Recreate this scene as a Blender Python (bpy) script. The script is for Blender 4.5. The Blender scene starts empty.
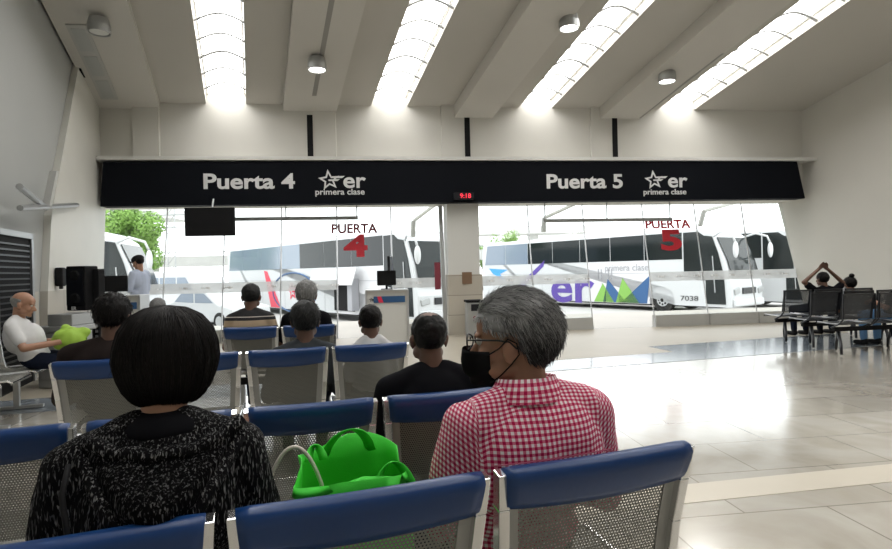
import bpy, bmesh, math, random
from mathutils import Vector, Matrix, noise
random.seed(7)
V = Vector
PI = math.pi
C = bpy.context.scene.collection
SC = bpy.context.scene

# ------------------------------------------------------------------ camera, world, exposure
F, CX, HY, ROLL, EYE = 560.0, 446.0, 270.0, math.radians(1.3), 1.32
cam = bpy.data.cameras.new('camera'); camo = bpy.data.objects.new('camera', cam); C.objects.link(camo)
cam.sensor_width = 36; cam.lens = F / 892 * 36; cam.shift_y = -4.5 / 892; cam.clip_start = .05; cam.clip_end = 500
cr, sr = math.cos(ROLL), math.sin(ROLL)
camo.matrix_world = Matrix(((cr, sr, 0, 0), (0, 0, -1, 0), (-sr, cr, 0, EYE), (0, 0, 0, 1)))
SC.camera = camo
SC.view_settings.view_transform = 'Standard'; SC.view_settings.look = 'None'
SC.view_settings.gamma = 1; SC.view_settings.use_curve_mapping = False
SC.view_settings.exposure = 0.36
SC.cycles.use_denoising = True
SC.cycles.max_bounces = 7; SC.cycles.diffuse_bounces = 4; SC.cycles.glossy_bounces = 3; SC.cycles.transparent_max_bounces = 16
SC.cycles.sample_clamp_indirect = 6
SKY = 2.3          # overcast sky
SKYLIGHT = 8.5      # glowing translucent roof lights
w = bpy.data.worlds.new('overcast_sky'); SC.world = w; w.use_nodes = True
nt = w.node_tree; bg = nt.nodes['Background']
bg.inputs[0].default_value = (.96, .985, 1, 1); bg.inputs[1].default_value = SKY

def ray(px, py):
    u, v = (px - CX) / F, (HY - py) / F
    return V((u * cr + v * sr, 1.0, -u * sr + v * cr))
def at_y(px, py, Y):
    d = ray(px, py); return V((d.x * Y, Y, EYE + d.z * Y))
def at_z(px, py, z):
    d = ray(px, py); k = (z - EYE) / d.z; return V((d.x * k, k, z))

# the glazed wall: origin on the floor, direction along it, direction out of the room
TH = math.radians(7)
WE = V((math.cos(TH), math.sin(TH), 0)); WN = V((-math.sin(TH), math.cos(TH), 0)); WO = V((0, 11.45, 0))
def W(s, t, z): return WO + WE * s + WN * t + V((0, 0, z))
def at_wall(px, py, t=0.0):
    d = ray(px, py); o = V((0, 0, EYE)); k = ((WO + WN * t - o).dot(WN)) / d.dot(WN)
    p = o + d * k; return (p - WO).dot(WE), p.z
BD = V((.348, -1, 0))                      # direction of the roof beams and side walls, towards the viewer
CSL = .257; CZ = 4.66                      # roof slope and its height at the glazed wall
def CP(s, k, dz=0.0): return W(s, 0, CZ) + BD * k + V((0, 0, CSL * k + dz))
SL, SR = at_wall(98, 300)[0], at_wall(806, 320)[0]
KR = 18.0; KL = 12.6          # depth of the hall, and how far the roof lights run

# ------------------------------------------------------------------ materials
def mat(name, col, rough=.6, metal=0, spec=.5, bump=0, bscale=40, var=0, vscale=4, emit=0, coat=0):
    m = bpy.data.materials.new(name); m.use_nodes = True; n = m.node_tree; b = n.nodes['Principled BSDF']
    c = (*col, 1)
    b.inputs['Base Color'].default_value = c; b.inputs['Roughness'].default_value = rough
    b.inputs['Metallic'].default_value = metal; b.inputs['Specular IOR Level'].default_value = spec
    if coat: b.inputs['Coat Weight'].default_value = coat
    if emit:
        b.inputs['Emission Color'].default_value = c; b.inputs['Emission Strength'].default_value = emit
    if bump or var:
        tc = n.nodes.new('ShaderNodeTexCoord')
    if var:
        nz = n.nodes.new('ShaderNodeTexNoise'); nz.inputs['Scale'].default_value = vscale; nz.inputs['Detail'].default_value = 5
        n.links.new(tc.outputs['Object'], nz.inputs['Vector'])
        rp = n.nodes.new('ShaderNodeMix'); rp.data_type = 'RGBA'
        rp.inputs[6].default_value = tuple(x * (1 - var) for x in col) + (1,)
        rp.inputs[7].default_value = tuple(min(1, x * (1 + var)) for x in col) + (1,)
        n.links.new(nz.outputs['Fac'], rp.inputs[0]); n.links.new(rp.outputs[2], b.inputs['Base Color'])
    if bump:
        nb = n.nodes.new('ShaderNodeTexNoise'); nb.inputs['Scale'].default_value = bscale
        n.links.new(tc.outputs['Object'], nb.inputs['Vector'])
        bu = n.nodes.new('ShaderNodeBump'); bu.inputs['Strength'].default_value = bump; bu.inputs['Distance'].default_value = .01
        n.links.new(nb.outputs['Fac'], bu.inputs['Height']); n.links.new(bu.outputs[0], b.inputs['Normal'])
    return m
def emis(name, col, s):
    m = bpy.data.materials.new(name); m.use_nodes = True; n = m.node_tree
    n.nodes.remove(n.nodes['Principled BSDF']); e = n.nodes.new('ShaderNodeEmission')
    e.inputs[0].default_value = (*col, 1); e.inputs[1].default_value = s
    n.links.new(e.outputs[0], n.nodes['Material Output'].inputs[0]); return m
def math_node(n, op, a, b=None, c=None):
    x = n.nodes.new('ShaderNodeMath'); x.operation = op
    for i, v in enumerate((a, b, c)):
        if v is None: continue
        if isinstance(v, (int, float)): x.inputs[i].default_value = v
        else: n.links.new(v, x.inputs[i])
    return x.outputs[0]

M = {}
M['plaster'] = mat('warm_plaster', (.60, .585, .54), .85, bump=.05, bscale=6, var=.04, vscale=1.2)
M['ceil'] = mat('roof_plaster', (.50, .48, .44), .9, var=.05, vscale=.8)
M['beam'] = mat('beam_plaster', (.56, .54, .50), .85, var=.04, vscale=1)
M['grey_wall'] = mat('grey_panel', (.40, .41, .40), .6, var=.08, vscale=.7)
M['black'] = mat('black_gloss', (.006, .007, .010), .35)
M['black_matte'] = mat('black_matte', (.008, .008, .009), .75, spec=.2)
M['fascia'] = mat('sign_black', (.003, .004, .007), .7, spec=.12)
M['letters'] = mat('letter_grey', (.72, .72, .72), .5)
M['alu'] = mat('aluminium', (.62, .63, .64), .35, .8)
M['chrome'] = mat('polished_metal', (.80, .80, .80), .18, 1)
M['steel'] = mat('brushed_steel', (.42, .43, .43), .38, .7, bump=.03, bscale=90)
M['white'] = mat('white_paint', (.80, .80, .80), .4)
M['offwhite'] = mat('off_white', (.66, .66, .63), .5)
M['red'] = mat('sign_red', (.62, .012, .03), .5)
M['maroon'] = mat('maroon_vinyl', (.22, .03, .05), .5)
M['led'] = emis('red_led', (1, .05, .08), 1.2)
M['skylight'] = emis('skylight_glow', (1, .985, .96), SKYLIGHT)
M['lamp'] = emis('lamp_glow', (1, .97, .9), 9)
M['blue'] = mat('blue_vinyl', (.005, .040, .155), .34, spec=.45, bump=.05, bscale=30, var=.1, vscale=9)
M['panel_edge'] = mat('seat_grey_edge', (.36, .36, .34), .45, .35)
M['tire'] = mat('rubber', (.012, .012, .012), .8)
M['bus_white'] = mat('bus_white', (.62, .63, .64), .4, spec=.3)
M['bus_glass'] = mat('bus_glass', (.012, .017, .018), .08, spec=.3)
M['bus_glass_sky'] = mat('bus_glass_painted_sky', (.20, .25, .32), .12, spec=.8)  # pale blue sky reflection put into the glass colour
M['purple'] = mat('purple_vinyl', (.10, .055, .33), .4)
M['bus_blue'] = mat('blue_decal', (.03, .10, .24), .4)
M['bus_sky'] = mat('sky_blue_decal', (.05, .33, .75), .4)
M['bus_green'] = mat('green_decal', (.20, .42, .08), .4)
M['bus_red'] = mat('red_decal', (.75, .03, .08), .4)
M['bus_grey'] = mat('grey_decal', (.33, .34, .36), .4)
M['asphalt'] = mat('outdoor_concrete', (.50, .49, .47), .85, var=.12, vscale=.4, bump=.1, bscale=20)
M['platform'] = mat('platform_concrete', (.36, .335, .29), .5, var=.12, vscale=.8)
M['concrete'] = mat('concrete', (.45, .45, .43), .8, var=.1, vscale=1)
M['pale_concrete'] = mat('pale_concrete', (.60, .60, .58), .8, var=.06, vscale=.3)
M['leaf'] = mat('leaf_green', (.20, .36, .07), .6, var=.4, vscale=.8)
M['bark'] = mat('bark', (.12, .09, .06), .9, bump=.3)
M['eye'] = mat('eye_white', (.7, .68, .65), .2)
M['iris'] = mat('dark_iris', (.02, .012, .008), .1)
M['green_bag'] = mat('green_nonwoven', (.05, .72, .04), .6, bump=.12, bscale=350, var=.1, vscale=12)
M['lime'] = mat('lime_fabric', (.32, .52, .06), .7, bump=.1)
M['straw'] = mat('handle_beige', (.62, .58, .50), .45)
M['brown'] = mat('brown_leather', (.20, .12, .07), .6)

def skin(name, col): return mat(name, col, .5, bump=.03, bscale=120, var=.08, vscale=25)
M['skin'] = skin('skin_tan', (.36, .19, .12)); M['skin_d'] = skin('skin_dark', (.13, .065, .042)); M['skin_l'] = skin('skin_light', (.50, .29, .21))

# glass with real reflections
def glass_mat(name, tint, refl, frost=0):
    m = bpy.data.materials.new(name); m.use_nodes = True; n = m.node_tree; n.nodes.remove(n.nodes['Principled BSDF'])
    t = n.nodes.new('ShaderNodeBsdfTransparent'); t.inputs[0].default_value = (*tint, 1)
    g = n.nodes.new('ShaderNodeBsdfGlossy'); g.inputs['Roughness'].default_value = .02
    mx = n.nodes.new('ShaderNodeMixShader'); mx.inputs[0].default_value = refl
    n.links.new(t.outputs[0], mx.inputs[1]); n.links.new(g.outputs[0], mx.inputs[2]); last = mx
    if frost:
        d = n.nodes.new('ShaderNodeBsdfTranslucent'); d.inputs[0].default_value = (.8, .8, .8, 1)
        d2 = n.nodes.new('ShaderNodeBsdfDiffuse'); d2.inputs[0].default_value = (.6, .6, .6, 1)
        a = n.nodes.new('ShaderNodeMixShader'); a.inputs[0].default_value = .4
        n.links.new(d.outputs[0], a.inputs[1]); n.links.new(d2.outputs[0], a.inputs[2])
        k = n.nodes.new('ShaderNodeMixShader'); k.inputs[0].default_value = frost
        n.links.new(mx.outputs[0], k.inputs[1]); n.links.new(a.outputs[0], k.inputs[2]); last = k
    n.links.new(last.outputs[0], n.nodes['Material Output'].inputs[0]); return m
M['glass'] = glass_mat('clear_glass', (.95, .965, .96), .03)
M['frost'] = glass_mat('frosted_band', (.9, .9, .9), .03, .55)
M['lens'] = glass_mat('spectacle_lens', (.93, .93, .93), .08)

def floor_mat():
    m = bpy.data.materials.new('polished_stone_tiles'); m.use_nodes = True; n = m.node_tree; b = n.nodes['Principled BSDF']
    tc = n.nodes.new('ShaderNodeTexCoord'); mp = n.nodes.new('ShaderNodeMapping'); mp.inputs['Rotation'].default_value = (0, 0, -TH)
    n.links.new(tc.outputs['Object'], mp.inputs[0])
    br = n.nodes.new('ShaderNodeTexBrick'); br.offset = .5; br.inputs['Scale'].default_value = 1
    br.inputs['Color1'].default_value = (.50, .475, .42, 1); br.inputs['Color2'].default_value = (.58, .555, .50, 1)
    br.inputs['Mortar'].default_value = (.30, .28, .24, 1); br.inputs['Mortar Size'].default_value = .005
    br.inputs['Brick Width'].default_value = .95; br.inputs['Row Height'].default_value = .55; br.inputs['Bias'].default_value = 0
    n.links.new(mp.outputs[0], br.inputs['Vector'])
    nz = n.nodes.new('ShaderNodeTexNoise'); nz.inputs['Scale'].default_value = 1.6; nz.inputs['Detail'].default_value = 7; nz.inputs['Distortion'].default_value = 1.3
    n.links.new(mp.outputs[0], nz.inputs['Vector'])
    r = n.nodes.new('ShaderNodeValToRGB'); r.color_ramp.elements[0].position = .3; r.color_ramp.elements[0].color = (.74, .70, .64, 1)
    r.color_ramp.elements[1].position = .65; r.color_ramp.elements[1].color = (1.05, 1.05, 1.05, 1)
    n.links.new(nz.outputs['Fac'], r.inputs[0])
    mx = n.nodes.new('ShaderNodeMix'); mx.data_type = 'RGBA'; mx.blend_type = 'MULTIPLY'; mx.inputs[0].default_value = .8
    n.links.new(br.outputs['Color'], mx.inputs[6]); n.links.new(r.outputs[0], mx.inputs[7]); n.links.new(mx.outputs[2], b.inputs['Base Color'])
    n2 = n.nodes.new('ShaderNodeTexNoise'); n2.inputs['Scale'].default_value = 3; n2.inputs['Detail'].default_value = 6
    n.links.new(mp.outputs[0], n2.inputs['Vector'])
    mr = n.nodes.new('ShaderNodeMapRange'); mr.inputs[1].default_value = .3; mr.inputs[2].default_value = .7; mr.inputs[3].default_value = .10; mr.inputs[4].default_value = .26
    n.links.new(n2.outputs['Fac'], mr.inputs[0]); n.links.new(mr.outputs[0], b.inputs['Roughness'])
    b.inputs['Specular IOR Level'].default_value = .9; b.inputs['Coat Weight'].default_value = .9; b.inputs['Coat Roughness'].default_value = .13
    n3 = n.nodes.new('ShaderNodeTexNoise'); n3.inputs['Scale'].default_value = 1.5; n3.inputs['Detail'].default_value = 2
    n.links.new(mp.outputs[0], n3.inputs['Vector'])
    bu = n.nodes.new('ShaderNodeBump'); bu.inputs['Strength'].default_value = .12; bu.inputs['Distance'].default_value = .02
    n.links.new(n3.outputs['Fac'], bu.inputs['Height'])
    bu2 = n.nodes.new('ShaderNodeBump'); bu2.inputs['Strength'].default_value = .4; bu2.inputs['Distance'].default_value = .004; bu2.invert = True
    n.links.new(br.outputs['Fac'], bu2.inputs['Height']); n.links.new(bu.outputs[0], bu2.inputs['Normal'])
    n.links.new(bu2.outputs[0], b.inputs['Normal'])
    return m
M['floor'] = floor_mat()
M['dark_strip'] = mat('blue_grey_stone', (.20, .23, .26), .12, spec=.6, var=.25, vscale=3)

def tile_wall_mat(name, col, bw, bh, rot=0):
    m = mat(name, col, .45); n = m.node_tree; b = n.nodes['Principled BSDF']
    tc = n.nodes.new('ShaderNodeTexCoord'); br = n.nodes.new('ShaderNodeTexBrick'); br.offset = 0
    sx = n.nodes.new('ShaderNodeSeparateXYZ'); n.links.new(tc.outputs['Object'], sx.inputs[0])
    cb = n.nodes.new('ShaderNodeCombineXYZ')
    h = math_node(n, 'ADD', math_node(n, 'MULTIPLY', sx.outputs[0], math.cos(rot)), math_node(n, 'MULTIPLY', sx.outputs[1], math.sin(rot)))
    n.links.new(h, cb.inputs[0]); n.links.new(sx.outputs[2], cb.inputs[1])
    br.inputs['Scale'].default_value = 1; br.inputs['Brick Width'].default_value = bw; br.inputs['Row Height'].default_value = bh
    br.inputs['Mortar Size'].default_value = .006
    br.inputs['Color1'].default_value = (*col, 1); br.inputs['Color2'].default_value = tuple(x * .92 for x in col) + (1,)
    br.inputs['Mortar'].default_value = tuple(x * .45 for x in col) + (1,)
    n.links.new(cb.outputs[0], br.inputs['Vector']); n.links.new(br.outputs['Color'], b.inputs['Base Color']); return m
M['tiles'] = tile_wall_mat('beige_wall_tiles', (.52, .49, .43), 1.2, .62, PI / 2)
M['pillar_tiles'] = tile_wall_mat('pillar_tiles', (.50, .46, .39), .9, .40)
M['pale_panel'] = mat('pale_stone_panel', (.66, .65, .60), .5, var=.08, vscale=1.5)

def perf_mat(name, col, pitch, rad, metal=.35):
    m = mat(name, col, .45, metal); n = m.node_tree; b = n.nodes['Principled BSDF']; out = n.nodes['Material Output']
    uv = n.nodes.new('ShaderNodeUVMap'); s = n.nodes.new('ShaderNodeSeparateXYZ'); n.links.new(uv.outputs[0], s.inputs[0])
    yy = math_node(n, 'MULTIPLY', s.outputs[1], 1 / (pitch * .866))
    row = math_node(n, 'FLOOR', yy)
    xo = math_node(n, 'MULTIPLY', math_node(n, 'MODULO', row, 2.0), .5)
    xx = math_node(n, 'ADD', math_node(n, 'MULTIPLY', s.outputs[0], 1 / pitch), xo)
    fx = math_node(n, 'SUBTRACT', math_node(n, 'FRACT', xx), .5); fy = math_node(n, 'SUBTRACT', math_node(n, 'FRACT', yy), .5)
    d = math_node(n, 'SQRT', math_node(n, 'ADD', math_node(n, 'MULTIPLY', fx, fx), math_node(n, 'MULTIPLY', fy, fy)))
    hole = math_node(n, 'LESS_THAN', d, rad)
    t = n.nodes.new('ShaderNodeBsdfTransparent'); mx = n.nodes.new('ShaderNodeMixShader')
    n.links.new(hole, mx.inputs[0]); n.links.new(b.outputs[0], mx.inputs[1]); n.links.new(t.outputs[0], mx.inputs[2])
    n.links.new(mx.outputs[0], out.inputs[0]); return m
M['perf'] = perf_mat('perforated_grey_steel', (.20, .20, .18), .0095, .24)
M['perf_dark'] = perf_mat('perforated_dark_steel', (.06, .063, .068), .012, .22, .5)

def uv_check_mat():
    m = mat('red_gingham_cloth', (.7, .1, .2), .8, spec=.15); n = m.node_tree; b = n.nodes['Principled BSDF']
    uv = n.nodes.new('ShaderNodeUVMap'); s = n.nodes.new('ShaderNodeSeparateXYZ'); n.links.new(uv.outputs[0], s.inputs[0])
    def stripe(o): return math_node(n, 'GREATER_THAN', math_node(n, 'FRACT', math_node(n, 'MULTIPLY', o, 1 / .0150)), .5)
    t = math_node(n, 'MULTIPLY', math_node(n, 'ADD', stripe(s.outputs[0]), stripe(s.outputs[1])), .5)
    r = n.nodes.new('ShaderNodeValToRGB'); r.color_ramp.interpolation = 'CONSTANT'
    r.color_ramp.elements[0].color = (.88, .80, .82, 1); r.color_ramp.elements[1].position = .3; r.color_ramp.elements[1].color = (.68, .17, .27, 1)
    e = r.color_ramp.elements.new(.8); e.color = (.45, .008, .07, 1)
    n.links.new(t, r.inputs[0]); n.links.new(r.outputs[0], b.inputs['Base Color']); return m
M['gingham'] = uv_check_mat()

def knit_mat():
    m = mat('black_white_knit', (.02, .02, .02), .9, spec=.1); n = m.node_tree; b = n.nodes['Principled BSDF']
    tc = n.nodes.new('ShaderNodeTexCoord'); mp = n.nodes.new('ShaderNodeMapping'); mp.inputs['Scale'].default_value = (260, 260, 46)
    mp.inputs['Rotation'].default_value = (0, .12, 0)
    n.links.new(tc.outputs['Object'], mp.inputs[0])
    nz = n.nodes.new('ShaderNodeTexNoise'); nz.inputs['Scale'].default_value = 1; nz.inputs['Detail'].default_value = 1.5; nz.inputs['Distortion'].default_value = .6
    n.links.new(mp.outputs[0], nz.inputs['Vector'])
    r = n.nodes.new('ShaderNodeValToRGB'); r.color_ramp.elements[0].position = .555; r.color_ramp.elements[0].color = (.004, .004, .005, 1)
    r.color_ramp.elements[1].position = .74; r.color_ramp.elements[1].color = (.30, .30, .30, 1)
    n.links.new(nz.outputs['Fac'], r.inputs[0]); n.links.new(r.outputs[0], b.inputs['Base Color'])
    bu = n.nodes.new('ShaderNodeBump'); bu.inputs['Strength'].default_value = .8; bu.inputs['Distance'].default_value = .006
    n.links.new(nz.outputs['Fac'], bu.inputs['Height']); n.links.new(bu.outputs[0], b.inputs['Normal']); return m
M['knit'] = knit_mat()

def band_mat(name, stops):
    """cloth with horizontal bands by height: stops = [(z, colour)]"""
    m = mat(name, (.1, .1, .1), .85); n = m.node_tree; b = n.nodes['Principled BSDF']
    tc = n.nodes.new('ShaderNodeTexCoord'); s = n.nodes.new('ShaderNodeSeparateXYZ'); n.links.new(tc.outputs['Object'], s.inputs[0])
    r = n.nodes.new('ShaderNodeValToRGB'); r.color_ramp.interpolation = 'CONSTANT'
    r.color_ramp.elements[0].color = (*stops[0][1], 1); r.color_ramp.elements[1].position = stops[1][0]; r.color_ramp.elements[1].color = (*stops[1][1], 1)
    for z, c in stops[2:]:
        e = r.color_ramp.elements.new(z); e.color = (*c, 1)
    n.links.new(s.outputs[2], r.inputs[0]); n.links.new(r.outputs[0], b.inputs['Base Color']); return m

def hair_mat(name, dark, light):
    m = mat(name, dark, .5, spec=.18); n = m.node_tree; b = n.nodes['Principled BSDF']
    a = n.nodes.new('ShaderNodeAttribute'); a.attribute_name = 'strand'
    mx = n.nodes.new('ShaderNodeMix'); mx.data_type = 'RGBA'; mx.inputs[6].default_value = (*dark, 1); mx.inputs[7].default_value = (*light, 1)
    n.links.new(a.outputs['Fac'], mx.inputs[0]); n.links.new(mx.outputs[2], b.inputs['Base Color']); return m
M['hair_black'] = hair_mat('black_hair', (.004, .0035, .0035), (.016, .012, .011))
M['hair_grey'] = hair_mat('salt_and_pepper_hair', (.016, .016, .018), (.50, .50, .50))
M['hair_mid'] = hair_mat('dark_grey_hair', (.007, .007, .007), (.06, .06, .06))
M['hair_white'] = hair_mat('pale_grey_hair', (.10, .10, .10), (.45, .45, .44))

def cloth(name, col, rough=.9): return mat(name, col, rough, spec=.1, bump=.25, bscale=9, var=.12, vscale=6)
M['c_black'] = cloth('black_cloth', (.006, .006, .008)); M['c_brown'] = cloth('dark_brown_cloth', (.022, .016, .015))
M['c_grey'] = cloth('charcoal_cloth', (.045, .050, .055)); M['c_white'] = cloth('white_cloth', (.62, .62, .62))
M['c_navy'] = cloth('navy_cloth', (.010, .014, .028)); M['c_pale'] = cloth('pale_blue_cloth', (.45, .50, .62))
M['c_lgrey'] = cloth('light_grey_cloth', (.30, .31, .32)); M['c_jean'] = cloth('denim', (.12, .24, .42))
M['c_stripe'] = band_mat('striped_cloth', [(0, (.012, .012, .014)), (.80, (.45, .33, .20)), (.835, (.03, .025, .02)), (.85, (.50, .38, .25)), (.905, (.012, .012, .014)), (.93, (.55, .5, .45)), (.938, (.012, .012, .014))])

# ------------------------------------------------------------------ helpers
def props(o, label=None, cat=None, group=None, kind=None):
    if label: o['label'] = label
    if cat: o['category'] = cat
    if group: o['group'] = group
    if kind: o['kind'] = kind
    return o
def thing(name, label, cat, loc=(0, 0, 0), rz=0, group=None):
    o = bpy.data.objects.new(name, None); C.objects.link(o); o.location = loc; o.rotation_euler = (0, 0, rz); o.empty_display_size = .1
    return props(o, label, cat, group)
def obj(name, bm, m, parent=None, smooth=False, bevel=0, normals=True):
    if normals: bmesh.ops.recalc_face_normals(bm, faces=bm.faces)
    me = bpy.data.meshes.new(name); bm.to_mesh(me); bm.free()
    for x in (m if isinstance(m, list) else [m]): me.materials.append(x)
    if smooth:
        for p in me.polygons: p.use_smooth = True
    o = bpy.data.objects.new(name, me); C.objects.link(o)
    if parent: o.parent = parent
    if bevel:
        b = o.modifiers.new('bevel', 'BEVEL'); b.width = bevel; b.segments = 2; b.limit_method = 'ANGLE'
    return o
def struct(name, bm, m, parent=None, **k):
    o = obj(name, bm, m, parent, **k)
    if not parent: o['kind'] = 'structure'
    return o
def NB(): return bmesh.new()
def box(bm, c, s, rot=None):
    r = bmesh.ops.create_cube(bm, size=1)['verts']
    for v in r:
        p = V((v.co.x * s[0], v.co.y * s[1], v.co.z * s[2]))
        if rot is not None: p = rot @ p
        v.co = p + V(c)
    return r
def bx(c, s, rot=None):
    bm = NB(); box(bm, c, s, rot); return bm
def prism(bm, pts, off):
    """closed solid: polygon pts (3D) swept by vector off"""
    a = [bm.verts.new(p) for p in pts]; b = [bm.verts.new(V(p) + V(off)) for p in pts]
    bm.faces.new(a); bm.faces.new(b[::-1])
    n = len(pts)
    for i in range(n): bm.faces.new((a[i], a[(i + 1) % n], b[(i + 1) % n], b[i]))
def prm(pts, off):
    bm = NB(); prism(bm, pts, off); return bm
def tube(bm, pts, r, seg=8, caps=True, closed=False):
    pts = [V(p) for p in pts]; n = len(pts); rs = r if isinstance(r, (list, tuple)) else [r] * n
    rings = []; prev = None
    for i, p in enumerate(pts):
        if closed: d = pts[(i + 1) % n] - pts[i - 1]
        else: d = pts[min(i + 1, n - 1)] - pts[max(i - 1, 0)]
        d.normalize()
        if prev is None:
            a = d.cross(V((0, 0, 1)));
            if a.length < .1: a = d.cross(V((1, 0, 0)))
        else: a = prev - d * prev.dot(d)
        a.normalize(); prev = a; b = d.cross(a)
        rings.append([bm.verts.new(p + (a * math.cos(2 * PI * k / seg) + b * math.sin(2 * PI * k / seg)) * rs[i]) for k in range(seg)])
    m = n if closed else n - 1
    for i in range(m):
        q, t = rings[i], rings[(i + 1) % n]
        for k in range(seg): bm.faces.new((q[k], q[(k + 1) % seg], t[(k + 1) % seg], t[k]))
    if caps and not closed: bm.faces.new(rings[0][::-1]); bm.faces.new(rings[-1])
def tb(pts, r, seg=8, closed=False):
    bm = NB(); tube(bm, pts, r, seg, closed=closed); return bm
def ell(bm, c, r, rot=None, u=20, v=12):
    res = bmesh.ops.create_uvsphere(bm, u_segments=u, v_segments=v, radius=1)['verts']
    for x in res:
        p = V((x.co.x * r[0], x.co.y * r[1], x.co.z * r[2]))
        if rot is not None: p = rot @ p
        x.co = p + V(c)
    return res
def cap(bm, a, b, ra, rb, seg=14):
    """tapered limb with rounded ends"""
    a, b = V(a), V(b); d = b - a; L = d.length
    if L < 1e-5: ell(bm, a, (ra,) * 3); return
    pts, rs = [], []
    for k in range(4):
        t = (k + .35) / 4.35 * PI / 2; pts.append(a - d / L * ra * math.cos(t)); rs.append(ra * math.sin(t))
    for k in range(1, 6): pts.append(a + d * (k - 1) / 4 * .999 + d * .0005); rs.append(ra + (rb - ra) * (k - 1) / 4)
    for k in range(4):
        t = PI / 2 - (k + 1) / 4.35 * PI / 2; pts.append(b + d / L * rb * math.cos(t)); rs.append(max(rb * math.sin(t), .0008))
    tube(bm, pts, rs, seg)
def lathe(bm, prof, c=(0, 0, 0), seg=24):
    rings = []
    for r, z in prof: rings.append([bm.verts.new(V(c) + V((r * math.cos(2 * PI * k / seg), r * math.sin(2 * PI * k / seg), z))) for k in range(seg)])
    for i in range(len(rings) - 1):
        for k in range(seg): bm.faces.new((rings[i][k], rings[i][(k + 1) % seg], rings[i + 1][(k + 1) % seg], rings[i + 1][k]))
    bm.faces.new(rings[0][::-1]); bm.faces.new(rings[-1])
def text(name, body, size, m, parent, mtx, ext=.006, offset=0, width=None, align='CENTER'):
    cu = bpy.data.curves.new(name, 'FONT'); cu.body = body; cu.size = size; cu.extrude = ext; cu.offset = offset
    cu.align_x = align; cu.align_y = 'CENTER'; cu.resolution_u = 5
    t = bpy.data.objects.new('tmp', cu); C.objects.link(t)
    dg = bpy.context.evaluated_depsgraph_get(); me = bpy.data.meshes.new_from_object(t.evaluated_get(dg))
    bpy.data.objects.remove(t)
    if width:
        xs = [v.co.x for v in me.vertices]; k = width / (max(xs) - min(xs))
        for v in me.vertices: v.co.x *= k
    me.transform(mtx); me.materials.clear(); me.materials.append(m); me.name = name
    o = bpy.data.objects.new(name, me); C.objects.link(o)
    if parent: o.parent = parent
    return o
def frame_mtx(o, x, z):
    """matrix with text x-axis along x, text up along z, located at o"""
    x = V(x).normalized(); z = V(z).normalized(); n = x.cross(z)
    return Matrix(((x.x, z.x, n.x, o[0]), (x.y, z.y, n.y, o[1]), (x.z, z.z, n.z, o[2]), (0, 0, 0, 1)))
def copy_tree(o, parent=None, loc=None, rz=None, label=None, group=None):
    c = o.copy(); C.objects.link(c)
    if parent: c.parent = parent
    if loc is not None: c.location = loc
    if rz is not None: c.rotation_euler = (0, 0, rz)
    if label: c['label'] = label
    if group: c['group'] = group
    for ch in list(o.children): copy_tree(ch, c)
    return c
def star_pts(r, cx=0, cy=0, inner=.42, rot=0):
    return [(cx + (r if k % 2 == 0 else r * inner) * math.sin(k * PI / 5 + rot), cy + (r if k % 2 == 0 else r * inner) * math.cos(k * PI / 5 + rot)) for k in range(10)]
def star_logo(name, r, m, parent, mtx, th=.006):
    """open outline star with two speed bars on its right side"""
    bm = NB(); o = star_pts(r, rot=-.12, inner=.45); i = star_pts(r * .62, rot=-.12, inner=.45)
    for k in range(10):
        if k in (1,): continue
        k2 = (k + 1) % 10
        prism(bm, [mtx @ V((o[k][0], o[k][1], 0)), mtx @ V((o[k2][0], o[k2][1], 0)), mtx @ V((i[k2][0], i[k2][1], 0)), mtx @ V((i[k][0], i[k][1], 0))], mtx.to_3x3() @ V((0, 0, th)))
    for (x0, x1, y, h) in ((.15, 1.45, .28, .10), (-.05, 1.0, -.0, .09)):
        prism(bm, [mtx @ V((x0 * r, (y - h) * r, 0)), mtx @ V(((x1 - .25) * r, (y - h) * r, 0)), mtx @ V((x1 * r, (y + h) * r, 0)), mtx @ V((x0 * r, (y + h * .6) * r, 0))], mtx.to_3x3() @ V((0, 0, th)))
    return obj(name, bm, m, parent)

# ------------------------------------------------------------------ the hall
def quad_solid(name, a, b, c, d, off, m, parent=None, **k): return struct(name, prm([a, b, c, d], off), m, parent, **k)
def floor_poly():
    p = [W(SL - .3, .05, 0), W(SR + .3, .05, 0), W(SR + .3, 0, 0) + BD * (KR + .5), W(SL - .3, 0, 0) + BD * (KR + .5)]
    return p
struct('floor', prm([v + V((0, 0, -.2)) for v in floor_poly()], (0, 0, .2)), M['floor'])
# outdoor platform in front of the buses, and the bus lane below it
GZ = -.75
struct('trim_1', prm([W(-30, .05, -.95), W(40, .05, -.95), W(40, 3.9, -.95), W(-30, 3.9, -.95)], (0, 0, .95)), M['platform'])
struct('ground', prm([W(-90, 3.8, GZ - .3), W(90, 3.8, GZ - .3), W(90, 150, GZ - .3), W(-90, 150, GZ - .3)], (0, 0, .3)), M['asphalt'])
# inlaid dark strip
a, b = at_z(620, 366, 0), at_z(860, 347, 0)
ex = (b - a).normalized(); ey = V((-ex.y, ex.x, 0)); c_ = at_z(704, 358, 0); kc = (c_ - a).dot(ex)
struct('trim_2', prm([a - ex * 7.2, b + ex * 2.2, b + ex * 2.0 + ey * 1.35, a + ex * kc + ey * 1.35, a + ex * kc + ey * .72, a - ex * 7.5 + ey * .72], (0, 0, .004)), M['dark_strip'])
# beige matte zone between the strip and the glass
zz = V((0, 0, .001))
p0 = [a - ex * 7.3 + ey * .73, a + ex * (kc - .01) + ey * .73, a + ex * (kc - .01) + ey * 1.36, b + ex * 1.5 + ey * 1.36, W(SR, -.02, 0), W(SL, -.02, 0)]
struct('trim_3', prm([v + zz for v in p0], (0, 0, .003)), mat('matte_beige_stone', (.33, .295, .235), .42, var=.12, vscale=1.2))

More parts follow.
